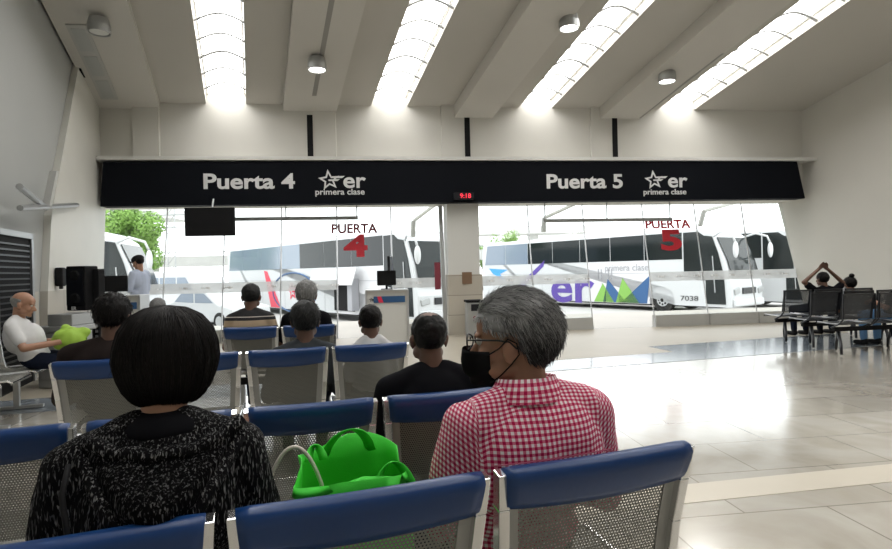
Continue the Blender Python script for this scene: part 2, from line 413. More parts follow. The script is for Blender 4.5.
struct('trim_29', prm([q_ + (at_z(892, 482, 0) - at_z(655, 507, 0)) * m_ for q_, m_ in ((at_z(655, 507, 0), -2.6), (at_z(892, 482, 0), 3.4), (at_z(892, 464, 0), 3.4), (at_z(655, 488, 0), -2.6))], (0, 0, .003)), mat('painted_light_cream', (.64, .59, .50), .22, var=.06, vscale=2))  # streak of light across the floor, painted as a flat pale band
# upper wall above the black fascia
S0 = SL - .3; S1 = SR + .2
struct('wall_back', prm([W(S0, 0, 2.72), W(S1, 0, 2.72), W(S1, 0, CZ + .35), W(S0, 0, CZ + .35)], WN * .25), M['plaster'])
struct('trim_4', prm([W(S0, 0, 2.70), W(S1, 0, 2.70), W(S1, .75, 2.70), W(S0, .75, 2.70)], (0, 0, .06)), M['plaster'])
struct('trim_5', prm([W(S0 + .1, -.34, 3.50), W(S1, -.34, 3.50), W(S1, 0, 3.50), W(S0 + .1, 0, 3.50)], (0, 0, .07)), M['offwhite'])
# side walls
def side_wall(name, s, sgn, m):
    f = lambda k, z: W(s, 0, z) + BD * k
    p = [f(.05, -.0), f(-.62, 2.8), f(-.62, 5.0), f(.05, 5.1), f(KR, CZ + CSL * KR + .4), f(KR, 0)]
    return struct(name, prm(p, WE * (.25 * sgn)), m)
side_wall('wall_left', SL, -1, M['grey_wall']); side_wall('wall_right', SR, 1, M['plaster'])
struct('wall_rear', prm([W(S0, 0, 0) + BD * KR, W(S1, 0, 0) + BD * KR, W(S1, 0, CZ + CSL * KR + .5) + BD * KR, W(S0, 0, CZ + CSL * KR + .5) + BD * KR], BD * .25), M['plaster'])

# roof: plaster strips between the four long roof lights
def s_at(px, py): return at_wall(px, py)[0]
SKYS = [(s_at(206, 100), s_at(246, 100)), (s_at(371, 105), s_at(407, 105)), (s_at(518.5, 108), s_at(551.5, 108)), (s_at(658, 109), s_at(693.7, 108.6))]
edges = [S0] + [x for p in SKYS for x in p] + [S1]
bm = NB()
for i in range(0, len(edges), 2):
    s0, s1 = edges[i], edges[i + 1]
    prism(bm, [CP(s0, -.3), CP(s1, -.3), CP(s1, KR + .3), CP(s0, KR + .3)], (0, 0, .28))
for s0, s1 in SKYS: prism(bm, [CP(s0, KL), CP(s1, KL), CP(s1, KR + .3), CP(s0, KR + .3)], (0, 0, .28))
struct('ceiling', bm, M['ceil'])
for i, (s0, s1) in enumerate(SKYS):
    win = struct('window_%d' % (i + 3), prm([CP(s0 + .02, -.25, .22), CP(s1 - .02, -.25, .22), CP(s1 - .02, KL, .22), CP(s0 + .02, KL, .22)], (0, 0, .03)), M['skylight'])
    bm = NB()
    k = -.05; j = 0
    while k < KL:
        pts = [CP(s0 + (s1 - s0) * q / 8, k, .05 + .13 * math.sin(PI * q / 8)) for q in range(9)]
        tube(bm, pts, .022 if j % 3 else .028, 5)
        k += .45; j += 1
    struct('window_frame', bm, M['steel'], win)
    bm = NB()
    for s in (s0 + .03, s1 - .03): tube(bm, [CP(s, -.2, .19), CP(s, KL, .19)], .02, 5)
    struct('window_rail', bm, M['offwhite'], win)

# beams
def beam(n, px0, px1, py, drop=.26, lead=0, m='beam'):
    s0, s1 = s_at(px0, py), s_at(px1, py)
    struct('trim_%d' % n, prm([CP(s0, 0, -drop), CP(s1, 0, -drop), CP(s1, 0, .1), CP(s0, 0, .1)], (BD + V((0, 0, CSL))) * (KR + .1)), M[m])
    return s0, s1
bs = [beam(6, 96, 160, 98, .12), beam(7, 283, 336, 110, .16), beam(8, 453, 491, 118), beam(9, 598, 638, 112, .24)]
# pilasters under the beams, and their dark joints
for n, (px0, px1, sx, top) in enumerate(((134, 160, None, 98), (283, 336, 309.5, 109), (441, 491, 467, 119), (590, 638, 614.5, 112))):
    s0, s1 = s_at(px0, 130), s_at(px1, 130)
    struct('trim_%d' % (10 + n), prm([W(s0, -.07, 3.5), W(s1, -.07, 3.5), W(s1, 0, 3.5), W(s0, 0, 3.5)], (0, 0, 1.2)), M['plaster'])
    if sx:
        s, zt = at_wall(sx, top, -.08); st, zb = at_wall(sx, 158, -.08)
        struct('trim_%d' % (14 + n), prm([W(s - .055, -.085, 3.56), W(s + .055, -.085, 3.56), W(s + .055, -.065, 3.56), W(s - .055, -.065, 3.56)], (0, 0, 4.44 - 3.56)), M['black_matte'])
# shallow grooves in the soffits of beams
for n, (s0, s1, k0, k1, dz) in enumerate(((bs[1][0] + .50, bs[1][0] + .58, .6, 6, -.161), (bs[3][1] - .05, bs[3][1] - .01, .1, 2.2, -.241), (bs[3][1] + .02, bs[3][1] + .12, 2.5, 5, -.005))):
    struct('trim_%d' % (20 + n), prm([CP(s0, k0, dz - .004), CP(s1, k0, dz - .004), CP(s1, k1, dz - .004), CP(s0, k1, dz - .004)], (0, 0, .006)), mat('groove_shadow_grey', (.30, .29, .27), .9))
# recessed grilles in the left beam
for n, (k0, k1, so, wd) in enumerate(((.35, 2.3, .22, .30), (3.1, 3.6, .25, .34))):
    t = thing('ceiling_vent', ['long pale ceiling grille in the beam beside the left wall', 'short pale ceiling grille in the beam nearer than the long one'][n], 'vent', CP(SL + so, k0, -.125))
    o = V(t.location); d = BD + V((0, 0, CSL))
    obj('frame', prm([V((0, 0, 0)), WE * wd, WE * wd + d * (k1 - k0), d * (k1 - k0)], (0, 0, -.02)), M['concrete'], t)
    q = (k1 - k0) / 3
    for j in range(3):
        c0 = d * (q * j + .07); c1 = d * (q * (j + 1) - .07)
        obj('louvre', prm([c0 + WE * .05, c0 + WE * (wd - .05), c1 + WE * (wd - .05), c1 + WE * .05], (0, 0, -.028)), M['grey_wall'], t)

# left pier: pale stone panel with a raked edge, tiles below
def on_left(px, py, off=.0):
    d = ray(px, py); o = V((0, 0, EYE)); n = V((BD.y, -BD.x, 0)).normalized(); P = W(SL + off, 0, 0)
    k = (P - o).dot(n) / d.dot(n); return o + d * k
e0, e1, e2 = on_left(72, 36), on_left(44, 215), on_left(38, 334)
def lw(k, z): return W(SL, 0, z) + BD * k
kz = lambda p: ((p - W(SL, 0, 0)).y / BD.y, p.z)
k0, z0 = kz(e0); k1, z1 = kz(e1); k2, z2 = kz(e2)
ZS = kz(on_left(70, 289))[1]
kS = k1 + (k2 - k1) * (z1 - ZS) / (z1 - z2)
struct('trim_23', prm([lw(.0, ZS), lw(-.3, 2.7), lw(-.3, 4.9), lw(0, 4.75), lw(k0, CZ + CSL * k0 - .05), lw(k1, z1), lw(kS, ZS)], WE * .10), M['pale_panel'])
struct('trim_24', prm([lw(.05, 0), lw(.0, ZS), lw(kS, ZS), lw(kS + .12, 0)], WE * .10), M['tiles'])
struct('trim_25', prm([lw(.2, CZ + .02), lw(k0, CZ + CSL * k0 - .15), lw(k0, CZ + CSL * k0 - .0), lw(.2, CZ + .1)], WE * .13), M['black_matte'])
# tiled base of the grey part of the left wall
struct('baseboard_left', prm([lw(kS + .14, 0), lw(kS + .14, ZS), lw(KR - .1, ZS), lw(KR - .1, 0)], WE * .03), M['tiles'])

# pillar between the two gates
ps0, ps1 = s_at(448, 300), s_at(482, 300)
pil = struct('pillar', prm([W(ps0, -.1, 0), W(ps1, -.1, 0), W(ps1, .55, 0), W(ps0, .55, 0)], (0, 0, 1.22)), M['pillar_tiles'])
struct('trim_26', prm([W(ps0 + .01, -.06, 1.22), W(ps1 - .04, -.06, 1.22), W(ps1 - .04, .55, 1.22), W(ps0 + .01, .55, 1.22)], (0, 0, 1.55)), M['offwhite'])
props(pil, kind='structure')

# glazing, leaning outwards at the top
LEAN = .52
def G(s, z, off=0): return W(s, LEAN * z / 2.75 + off, z)
def glazing(name, s0, s1, joints, gap):
    bm = NB(); segs = [s0] + joints + [s1]
    for i in range(len(segs) - 1):
        a, b = segs[i], segs[i + 1]
        zb = 2.15 if gap and abs(a - gap[0]) < .02 else .25
        prism(bm, [G(a + .005, zb), G(b - .005, zb), G(b - .005, 2.75), G(a + .005, 2.75)], WN * .012)
    win = struct(name, bm, M['glass'])
    fr = NB()
    for j in segs[1:-1]: tube(fr, [G(j, .0 if gap and min(abs(j - gap[0]), abs(j - gap[1])) < .02 else .2, -.01), G(j, 2.75, -.01)], .014, 6)
    struct('window_frame', fr, M['alu'], win)
    bd = NB()
    for i in range(len(segs) - 1):
        a, b = segs[i], segs[i + 1]
        if gap and abs(a - gap[0]) < .02: continue
        prism(bd, [G(a + .01, .97, -.006), G(b - .01, .97, -.006), G(b - .01, 1.17, -.006), G(a + .01, 1.17, -.006)], WN * .003)
    struct('frosted_band', bd, M['frost'], win)
    # little repeated marks in the band
    s = s0 + .2
    mk = NB()
    while s < s1 - .1:
        if not (gap and gap[0] < s < gap[1]):
            for (x, y) in ((-.05, .0), (.02, .0), (.06, .0)):
                q = star_pts(.028) if x < 0 else [(-.018, -.02), (.018, -.02), (.018, .02), (-.018, .02)]
                prism(mk, [G(s + x + u, 1.07 + v, -.012) for u, v in q], WN * .002)
        s += .42
    struct('band_marks', mk, M['letters'], win)
    # plinth below
    pl = NB()
    for i in range(len(segs) - 1):
        if gap and abs(segs[i] - gap[0]) < .02: continue
        prism(pl, [W(segs[i], -.05, 0), W(segs[i + 1] - .02, -.05, 0), W(segs[i + 1] - .02, .12, 0), W(segs[i], .12, 0)], (0, 0, .25))
    struct('window_sill', pl, M['concrete'], win)
    return win
jr = [s_at(x, 320) for x in (536, 593, 655, 709, 758)]
glazing('window_2', ps1 + .02, SR + .02, jr, (jr[1], jr[2]))
jl = [SL + (ps0 - SL) * k / 6 for k in range(1, 6)]
glazing('window_1', SL + .02, ps0 - .1, jl, (jl[3], jl[4]))
struct('trim_27', prm([G(ps0 - .1, 0, -.03), G(ps0 - .02, 0, -.03), G(ps0 - .02, 2.75, -.03), G(ps0 - .1, 2.75, -.03)], WN * .07), M['steel'])

# black fascia with gate names
sl_t, sl_b = at_wall(103, 160, -.3)[0], at_wall(100, 203, -.3)[0]
sr_t, sr_b = at_wall(797, 160, -.3)[0], at_wall(805, 194, -.3)[0]
fas = thing('gate_sign', 'long black fascia sign reading Puerta 4 and Puerta 5 in pale letters', 'sign', W(0, -.3, 2.75))
L = lambda s, t, z: W(s, t, z) - W(0, -.3, 2.75)
ZT, ZB = at_wall(450, 162.5, -.3)[1], at_wall(450, 203.5, -.3)[1]
obj('sign_board', prm([L(sl_b, -.3, ZB), L(sr_b, -.3, ZB + .05), L(sr_t, -.3, ZT + .03), L(sl_t, -.3, ZT)], WN * .29), M['fascia'], fas)
def sign_txt(name, body, px, py, size, m, width, off=.0, dz=0):
    s, z = at_wall(px, py, -.31)
    return text(name, body, size, m, fas, frame_mtx(L(s, -.302, z), WE, (0, 0, 1)), .008, off, width)
wpx = lambda a, b: s_at(b, 180) - s_at(a, 180)
sign_txt('gate_lettering', 'Puerta 4', 249, 182, .40, M['letters'], wpx(204, 293), .010)
sign_txt('gate_lettering', 'Puerta 5', 585, 182, .40, M['letters'], wpx(548, 622), .010)
for px in (0, 325):
    s, z = at_wall(329 + px, 180, -.31)
    star_logo('logo_star', .21, M['letters'], fas, frame_mtx(L(s, -.302, z), WE, (0, 0, 1)))
    sign_txt('logo_lettering', 'er', 354 + px * .995, 181, .42, M['letters'], wpx(343, 365), .008)
    sign_txt('logo_lettering', 'primera clase', 340 + px * 1.0, 192, .16, M['letters'], wpx(316, 364), .0025)

s, z = at_wall(464, 196, -.4)
ck = thing('led_clock', 'small black digital clock with red figures under the fascia between the gates', 'clock', W(s, -.36, z - .06))
obj('case', bx((0, 0, .06), (.40, .08, .14), Matrix.Rotation(TH, 3, 'Z')), M['black'], ck, bevel=.006)
text('digits', '9:18', .13, M['led'], ck, frame_mtx(-WN * .042 + V((.03, 0, .06)), WE, (0, 0, 1)), .002, .002)

# ceiling downlights
def downlight(px, py, on=True, lab=''):
    # on the underside of a beam
    d = ray(px, py); o = V((0, 0, EYE)); P = CP(0, 0, -.30); n = WE.cross(BD + V((0, 0, CSL))).normalized()
    k = (P - o).dot(n) / d.dot(n); p = o + d * k
    t = thing('downlight', lab, 'ceiling light', p, 0, 'round downlights on the roof beams')
    bm = NB(); lathe(bm, [(.06, .13), (.13, .12), (.155, .02), (.155, -.09), (.14, -.09), (.13, -.04), (.03, -.035)], seg=28); obj('housing', bm, M['steel'], t, smooth=False)
    bm = NB(); lathe(bm, [(.125, -.05), (.125, -.075), (.02, -.085)], seg=28); obj('lens', bm, M['lamp'] if on else M['offwhite'], t)
    return t
downlight(317, 65, True, 'lit round downlight between the first and second roof lights, above Puerta 4')
downlight(569, 23, True, 'lit round downlight at the top between the third and second roof lights')
downlight(667, 77, True, 'lit round downlight above the Puerta 5 end of the fascia')
downlight(99, 27, False, 'unlit pale downlight on the beam beside the left wall')

# ------------------------------------------------------------------ seating
def uv_panel(name, w, pts, m, parent, edge=.0, x0=0, ins=None):
    """curved thin panel: profile pts [(y,z)], width w around x0, uv in metres"""
    bm = NB(); uvl = bm.loops.layers.uv.new('UVMap'); th = .004
    cols = [x0 - w / 2, x0 + w / 2]; acc = [0]
    for i in range(1, len(pts)): acc.append(acc[-1] + math.dist(pts[i], pts[i - 1]))
    g = [[bm.verts.new((x + ((1 if x < x0 else -1) * ins(z) if ins else 0), y, z)) for x in cols] for y, z in pts]
    for i in range(len(pts) - 1):
        f = bm.faces.new((g[i][0], g[i][1], g[i + 1][1], g[i + 1][0]))
        for l, (x, a) in zip(f.loops, ((cols[0], acc[i]), (cols[1], acc[i]), (cols[1], acc[i + 1]), (cols[0], acc[i + 1]))): l[uvl].uv = (x, a)
        f.smooth = True
    return obj(name, bm, m, parent, normals=False)
def seat_unit(root, x, w, style, TOP):
    top = TOP
    if style == 'blue':
        back = [(-.005, top - .05), (.018, top - .13), (.035, top - .22), (.045, top - .30), (.055, top - .38)]
        P, E, FR = M['perf'], M['panel_edge'], M['chrome']
    else:
        back = [(.0, top - .01), (.018, top - .13), (.035, top - .22), (.045, top - .30), (.055, top - .36)]
        P, E, FR = M['perf_dark'], M['black'], M['black']
    ins = (lambda z: .065 * max(0, top - z)) if style == 'blue' else (lambda z: 0)
    b = uv_panel('backrest', w - .11, back, P, root, x0=x, ins=ins)
    for sx in (-1, 1):
        bm = NB()
        xa = x + sx * (w / 2 - .055); xb = x + sx * (w / 2 - .02)
        for i in range(len(back) - 1):
            (y0, z0), (y1, z1) = back[i], back[i + 1]
            q0, q1 = -sx * ins(z0), -sx * ins(z1); prism(bm, [(xa + q0, y0 - .003, z0), (xb + q0, y0 - .003, z0), (xb + q1, y1 - .003, z1), (xa + q1, y1 - .003, z1)], (0, .006, 0))
        obj('panel_border', bm, E, b)
    if style == 'blue':
        bm = NB(); n = 18; prof = [(-.010, top - .102), (-.024, top - .08), (-.038, top - .042), (-.043, top - .020), (-.032, top - .004), (-.010, top), (.010, top - .010), (.018, top - .03), (.018, top - .07), (.020, top - .098), (.008, top - .105)]
        rings = []
        for i in range(n + 1):
            q = i / n; sg = q - .5; dip = -.014 * math.sin(PI * q); e = .96 if i in (0, n) else 1
            rings.append([bm.verts.new((x + sg * (w - .028) - (1 if sg > 0 else -1) * (abs(sg) * 2) ** 3 * ins(pz) * 1.3, -.005 + (py + .005) * e, (top - .06) + (pz - top + .06) * e + (dip * .3 if pz > top - .06 else dip))) for py, pz in prof])
        for i in range(n):
            m_ = len(prof)
            for k in range(m_): bm.faces.new((rings[i][k], rings[i][(k + 1) % m_], rings[i + 1][(k + 1) % m_], rings[i + 1][k]))
        bm.faces.new(rings[0][::-1]); bm.faces.new(rings[-1])
        obj('top_cushion', bm, M['blue'], b, smooth=True)
    else:
        obj('top_rail', tb([(x - w / 2 + .02, 0, top - .35), (x - w / 2 + .02, -.002, top - .01), (x + w / 2 - .02, -.002, top - .01), (x + w / 2 - .02, 0, top - .35)], .013, 8), M['black'], b)
    # seat pan
    p = uv_panel('seat_pan', w - .05, [(.035, .455), (.07, .425), (.15, .412), (.30, .425), (.42, .44), (.47, .43), (.48, .40)], P, root, x0=x)
    obj('pan_edge', tb([(x - w / 2 + .025, .07, .43), (x - w / 2 + .025, .30, .428), (x - w / 2 + .025, .45, .44), (x - w / 2 + .05, .478, .42), (x + w / 2 - .05, .478, .42), (x + w / 2 - .025, .45, .44), (x + w / 2 - .025, .30, .428), (x + w / 2 - .025, .07, .43)], .009, 6), M['chrome'] if style == 'blue' else M['alu'], p)
    for sx in (-1, 1):
        xx = x + sx * (w / 2 - .010)
        if style == 'blue':
            pr = [(-.012, top - .012), (.005, top - .10), (.03, top - .22), (.045, top - .34), (.07, .42), (.16, .38), (.40, .40)]
            bm = NB(); hw = .014
            for i in range(len(pr) - 1):
                (y0, z0), (y1, z1) = pr[i], pr[i + 1]; d = V((0, y1 - y0, z1 - z0)).normalized(); nn = V((0, -d.z, d.y)) * .019
                a0, a1 = xx - sx * min(.05, ins(z0)), xx - sx * min(.05, ins(z1)); prism(bm, [V((a0 - hw, y0, z0)) + nn, V((a0 + hw, y0, z0)) + nn, V((a1 + hw, y1, z1)) + nn, V((a1 - hw, y1, z1)) + nn], -nn * 1.9)
            obj('side_frame', bm, FR, root, bevel=.003)
        else:
            obj('side_frame', tb([(xx, .0, top - .36), (xx, .07, .43), (xx, .2, .37)], .012, 6), FR, root)
def bench(name, label, cat, L, R, n, style='blue', group=None, top=.86, skip=()):
    d = R - L; d.z = 0; ln = d.length; rz = math.atan2(d.y, d.x); w = ln / n
    t = thing(name, label, cat, (L.x, L.y, 0), rz, group or ('rows of blue-topped steel seats' if style == 'blue' else 'dark steel benches by the right wall'))
    for i in range(n):
        if i in skip: continue
        seat_unit(t, w * (i + .5), w - .026, style, top)
    obj('beam', bx((ln / 2, .20, .345), (ln - .1, .06, .06)), M['black_matte'], t, bevel=.005)
    lm = M['steel'] if style == 'blue' else M['black']
    for q in ((.12, .88) if n > 1 else (.5,)):
        x = ln * q
        if style == 'blue':
            bm = NB(); box(bm, (x, .2, .18), (.05, .05, .30)); box(bm, (x, .2, .025), (.05, .46, .03)); obj('leg', bm, lm, t, bevel=.004)
        else:
            bm = NB()
            for sx in (-1, 1): tube(bm, [(x, .2, .33), (x + sx * .02, .2 + sx * .03, .24), (x + sx * .12, .2 + sx * .16, .16), (x + sx * .17, .2 + sx * .22, .02)], [.026, .024, .022, .018], 8)
            obj('leg', bm, lm, t, smooth=True)
    return t, w, rz
def top_pt(px, py, z=.86): return at_z(px, py, z)
def ext(a, b, k0, k1):  # positions along the line a->b
    return a + (b - a) * k0, a + (b - a) * k1
a, b = top_pt(490, 467), top_pt(690, 437); u = (b - a)
R1 = (a - u * 3, b)
rows = {}
rows[1] = bench('beam_bench', 'nearest row of blue-topped perforated steel seats, right under the viewer', 'bench', R1[0], R1[1], 4)
a, b = top_pt(80, 420.5), top_pt(502, 385)
d = (b - a) / 3
rows[2] = bench('beam_bench', 'second nearest row of blue-topped seats, with the man in plain black tee', 'bench', a - d, b, 4)
a, b = top_pt(48, 361.5), top_pt(410, 341)
d = (b - a) / 4
rows[3] = bench('beam_bench', 'third row of blue-topped seats, holding the grey-shirted man and the boy in white', 'bench', a, b, 4)
a, b = top_pt(221, 327.5), top_pt(338, 323.5)
rows[4] = bench('beam_bench', 'fourth row, two blue-topped seats under the striped and white-haired men', 'bench', a, b, 2)
a, b = top_pt(136, 318.5), top_pt(174, 317)
rows[5] = bench('beam_bench', 'farthest single blue-topped seat, mostly hidden behind the bobbed hair', 'bench', a, b, 1)
# left wall seat for the old man, facing along the glass
pL = V((-4.62, 5.75, 0))
rows[6] = bench('beam_bench', 'blue-topped seats against the left wall under the man in white', 'bench', pL, pL + V((.19, -.54, 0)) * 2, 2)
# dark benches on the right
DB = []
for i, (px, py, Y, lab) in enumerate(((782, 293, 9.2, 'farthest of the dark steel benches, the couple on it'), (809, 296, 8.5, 'middle one of the three dark steel benches, empty'), (841, 298, 7.8, 'nearest of the three dark steel benches, by the right wall'))):
    p = at_y(px, py, Y); p.z = 0; dd = V((math.cos(.16), math.sin(.16), 0))
    DB.append(bench('beam_bench', lab, 'bench', p, p + dd * .58 * (3 if i < 2 else 2), 3 if i < 2 else 2, 'dark'))
# ------------------------------------------------------------------ people
def remesh(bm, vox, smooth=4, fac=.5):
    me = bpy.data.meshes.new('t'); bm.to_mesh(me); bm.free(); o = bpy.data.objects.new('t', me); C.objects.link(o)
    r = o.modifiers.new('r', 'REMESH'); r.mode = 'VOXEL'; r.voxel_size = vox; r.adaptivity = 0
    s = o.modifiers.new('s', 'SMOOTH'); s.factor = fac; s.iterations = smooth
    dg = bpy.context.evaluated_depsgraph_get(); out = bpy.data.meshes.new_from_object(o.evaluated_get(dg))
    bpy.data.objects.remove(o); bpy.data.meshes.remove(me)
    for p in out.polygons: p.use_smooth = True
    return out
def mobj(name, me, m, parent):
    me.name = name; me.materials.clear(); me.materials.append(m); o = bpy.data.objects.new(name, me); C.objects.link(o)
    if parent: o.parent = parent
    return o
def hand(bm, w, d, up, s=1, curl=.5, side=1):
    """w wrist, d direction of fingers, up = back of the hand"""
    w, d, up = V(w), V(d).normalized(), V(up); up = (up - d * up.dot(d)).normalized(); x = d.cross(up) * side
    for k in (-1, 0, 1): cap(bm, w + x * .016 * k * s, w + d * .085 * s + x * .022 * k * s, .015 * s, .014 * s, 8)
    for k, ln in enumerate((.072, .082, .078, .060)):
        p = w + d * .088 * s + x * (-.032 + .0215 * k) * s; q = d.copy(); r = .0092 * s
        for j in range(3):
            q = (q - up * curl * (.5 + .3 * j)).normalized(); e = p + q * ln * s * (.44, .32, .26)[j]; cap(bm, p, e, r, r * .92, 7); p = e; r *= .92
    p = w + d * .022 * s - x * .026 * s; q = (d * .7 - x * .7 - up * .25).normalized(); e = p + q * .045 * s; cap(bm, p, e, .014 * s, .011 * s, 7)
    q = (d * .95 - x * .15 - up * .3 * curl).normalized(); cap(bm, e, e + q * .045 * s, .0105 * s, .0085 * s, 7)

def head_prims(bm, H, s, detail=True):
    """H: head matrix (origin at ear level, +Y face)"""
    R3 = H.to_3x3(); f = lambda x, y, z: H @ V((x * s, y * s, z * s))
    def E(c, r, rot=None): ell(bm, f(*c), tuple(q * s for q in r), R3 @ rot if rot else R3)
    E((0, -.012, .028), (.076, .097, .088)); E((0, .028, -.025), (.061, .066, .080)); E((0, .038, -.083), (.043, .048, .030)); E((0, .055, .035), (.056, .040, .045))
    for sx in (-1, 1):
        E((sx * .040, .058, -.035), (.024, .028, .026)); E((sx * .050, .02, -.07), (.020, .045, .026))
        E((sx * .078, -.008, -.018), (.009, .019, .033), Matrix.Rotation(sx * -.35, 3, 'Z')); E((sx * .084, -.014, -.006), (.007, .016, .018), Matrix.Rotation(sx * -.5, 3, 'Z'))
        E((sx * .030, .083, .016), (.024, .011, .008))
    cap(bm, f(0, .090, .0), f(0, .113, -.040), .007 * s, .013 * s, 8); E((0, .098, -.045), (.019, .014, .010))
    E((0, .085, -.068), (.025, .012, .008)); E((0, .084, -.080), (.022, .012, .008)); E((0, .078, -.103), (.020, .018, .015))

def scalp(H, s, hl, infl=.012):
    """random scalp point sampler: returns (pos, normal, local) in head units"""
    while True:
        z = random.uniform(-1, 1); a = random.uniform(0, 2 * PI); r = math.sqrt(1 - z * z)
        n = V((r * math.cos(a), r * math.sin(a), z)); p = V((n.x * (.076 + infl), n.y * (.097 + infl) - .012, n.z * (.088 + infl) + .028))
        if hl(p): return p, V((n.x / .076, n.y / .097, n.z / .088)).normalized()
def hl_short(p):
    lo = .055 if p.y > .055 else (.03 if p.y > .03 else (.0 if p.y > .005 else (-.02 + .0 if p.y > -.03 else -.055)))
    return p.z > lo
def strands(bm, paths, r, shades, lay, seg=3):
    for pts, sh in zip(paths, shades):
        n = len(pts); f0 = len(bm.verts)
        d = (pts[1] - pts[0]).normalized(); a = d.cross(V((.3, .5, .8))).normalized(); rings = []
        for i, p in enumerate(pts):
            d = (pts[min(i + 1, n - 1)] - pts[max(i - 1, 0)]).normalized(); a = (a - d * a.dot(d)).normalized(); b = d.cross(a); rr = r * (1 - .75 * i / (n - 1))
            rg = [bm.verts.new(p + (a * math.cos(2 * PI * k / seg) + b * math.sin(2 * PI * k / seg)) * rr) for k in range(seg)]
            for v in rg: v[lay] = sh
            rings.append(rg)
        for i in range(n - 1):
            for k in range(seg): bm.faces.new((rings[i][k], rings[i][(k + 1) % seg], rings[i + 1][(k + 1) % seg], rings[i + 1][k]))
def short_hair(parent, H, s, m, n=900, length=.03, hl=hl_short, light=.5, infl=.010, wild=.35, thick=.0016, grad=0, part=0):
    bm = NB(); lay = bm.verts.layers.float.new('strand')
    # base shell
    res = bmesh.ops.create_icosphere(bm, subdivisions=5, radius=1)['verts']; kill = []
    for v in res:
        p = V((v.co.x * (.076 + infl), v.co.y * (.097 + infl) - .012, v.co.z * (.088 + infl) + .028))
        if not hl(p): kill.append(v)
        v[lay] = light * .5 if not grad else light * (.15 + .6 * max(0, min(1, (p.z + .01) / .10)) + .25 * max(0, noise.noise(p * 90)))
        k = 1 + .05 * noise.noise(p * 28) + .03 * noise.noise(p * 70)
        v.co = H @ (V((p.x * k, p.y * k, p.z * k)) * s)
    bmesh.ops.delete(bm, geom=kill, context='VERTS')
    paths, shades = [], []
    for _ in range(n):
        p, nn = scalp(H, s, hl, infl - .002)
        down = V((.0, -.45, -1)) if p.z < .07 else V((p.x * 9 + part, -1.0, -.2))
        t = (down - nn * down.dot(nn)).normalized() + V((random.gauss(0, wild), random.gauss(0, wild), random.gauss(0, wild * .6))) * .7
        pts = [p.copy()]; q = p.copy(); ln = length * random.uniform(.6, 1.2) * (.6 if grad and p.z < .075 and p.y > -.035 else 1)
        for j in range(4):
            dd = (t + nn * (.35 - .16 * j)).normalized(); q = q + dd * ln / 4
            pts.append(q.copy())
        g = 1 if not grad else max(.06, min(1.5, (p.z + .010 + max(0, p.y) * 1.1 + random.gauss(0, .02)) / .085))  # paler at top and front: real greying plus shade put into the colour
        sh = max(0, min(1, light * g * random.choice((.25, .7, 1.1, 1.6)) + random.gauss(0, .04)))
        paths.append([H @ (x * s) for x in pts]); shades.append(sh)
    strands(bm, paths, thick * s, shades, lay)
    return obj('hair', bm, m, parent, smooth=True, normals=False)

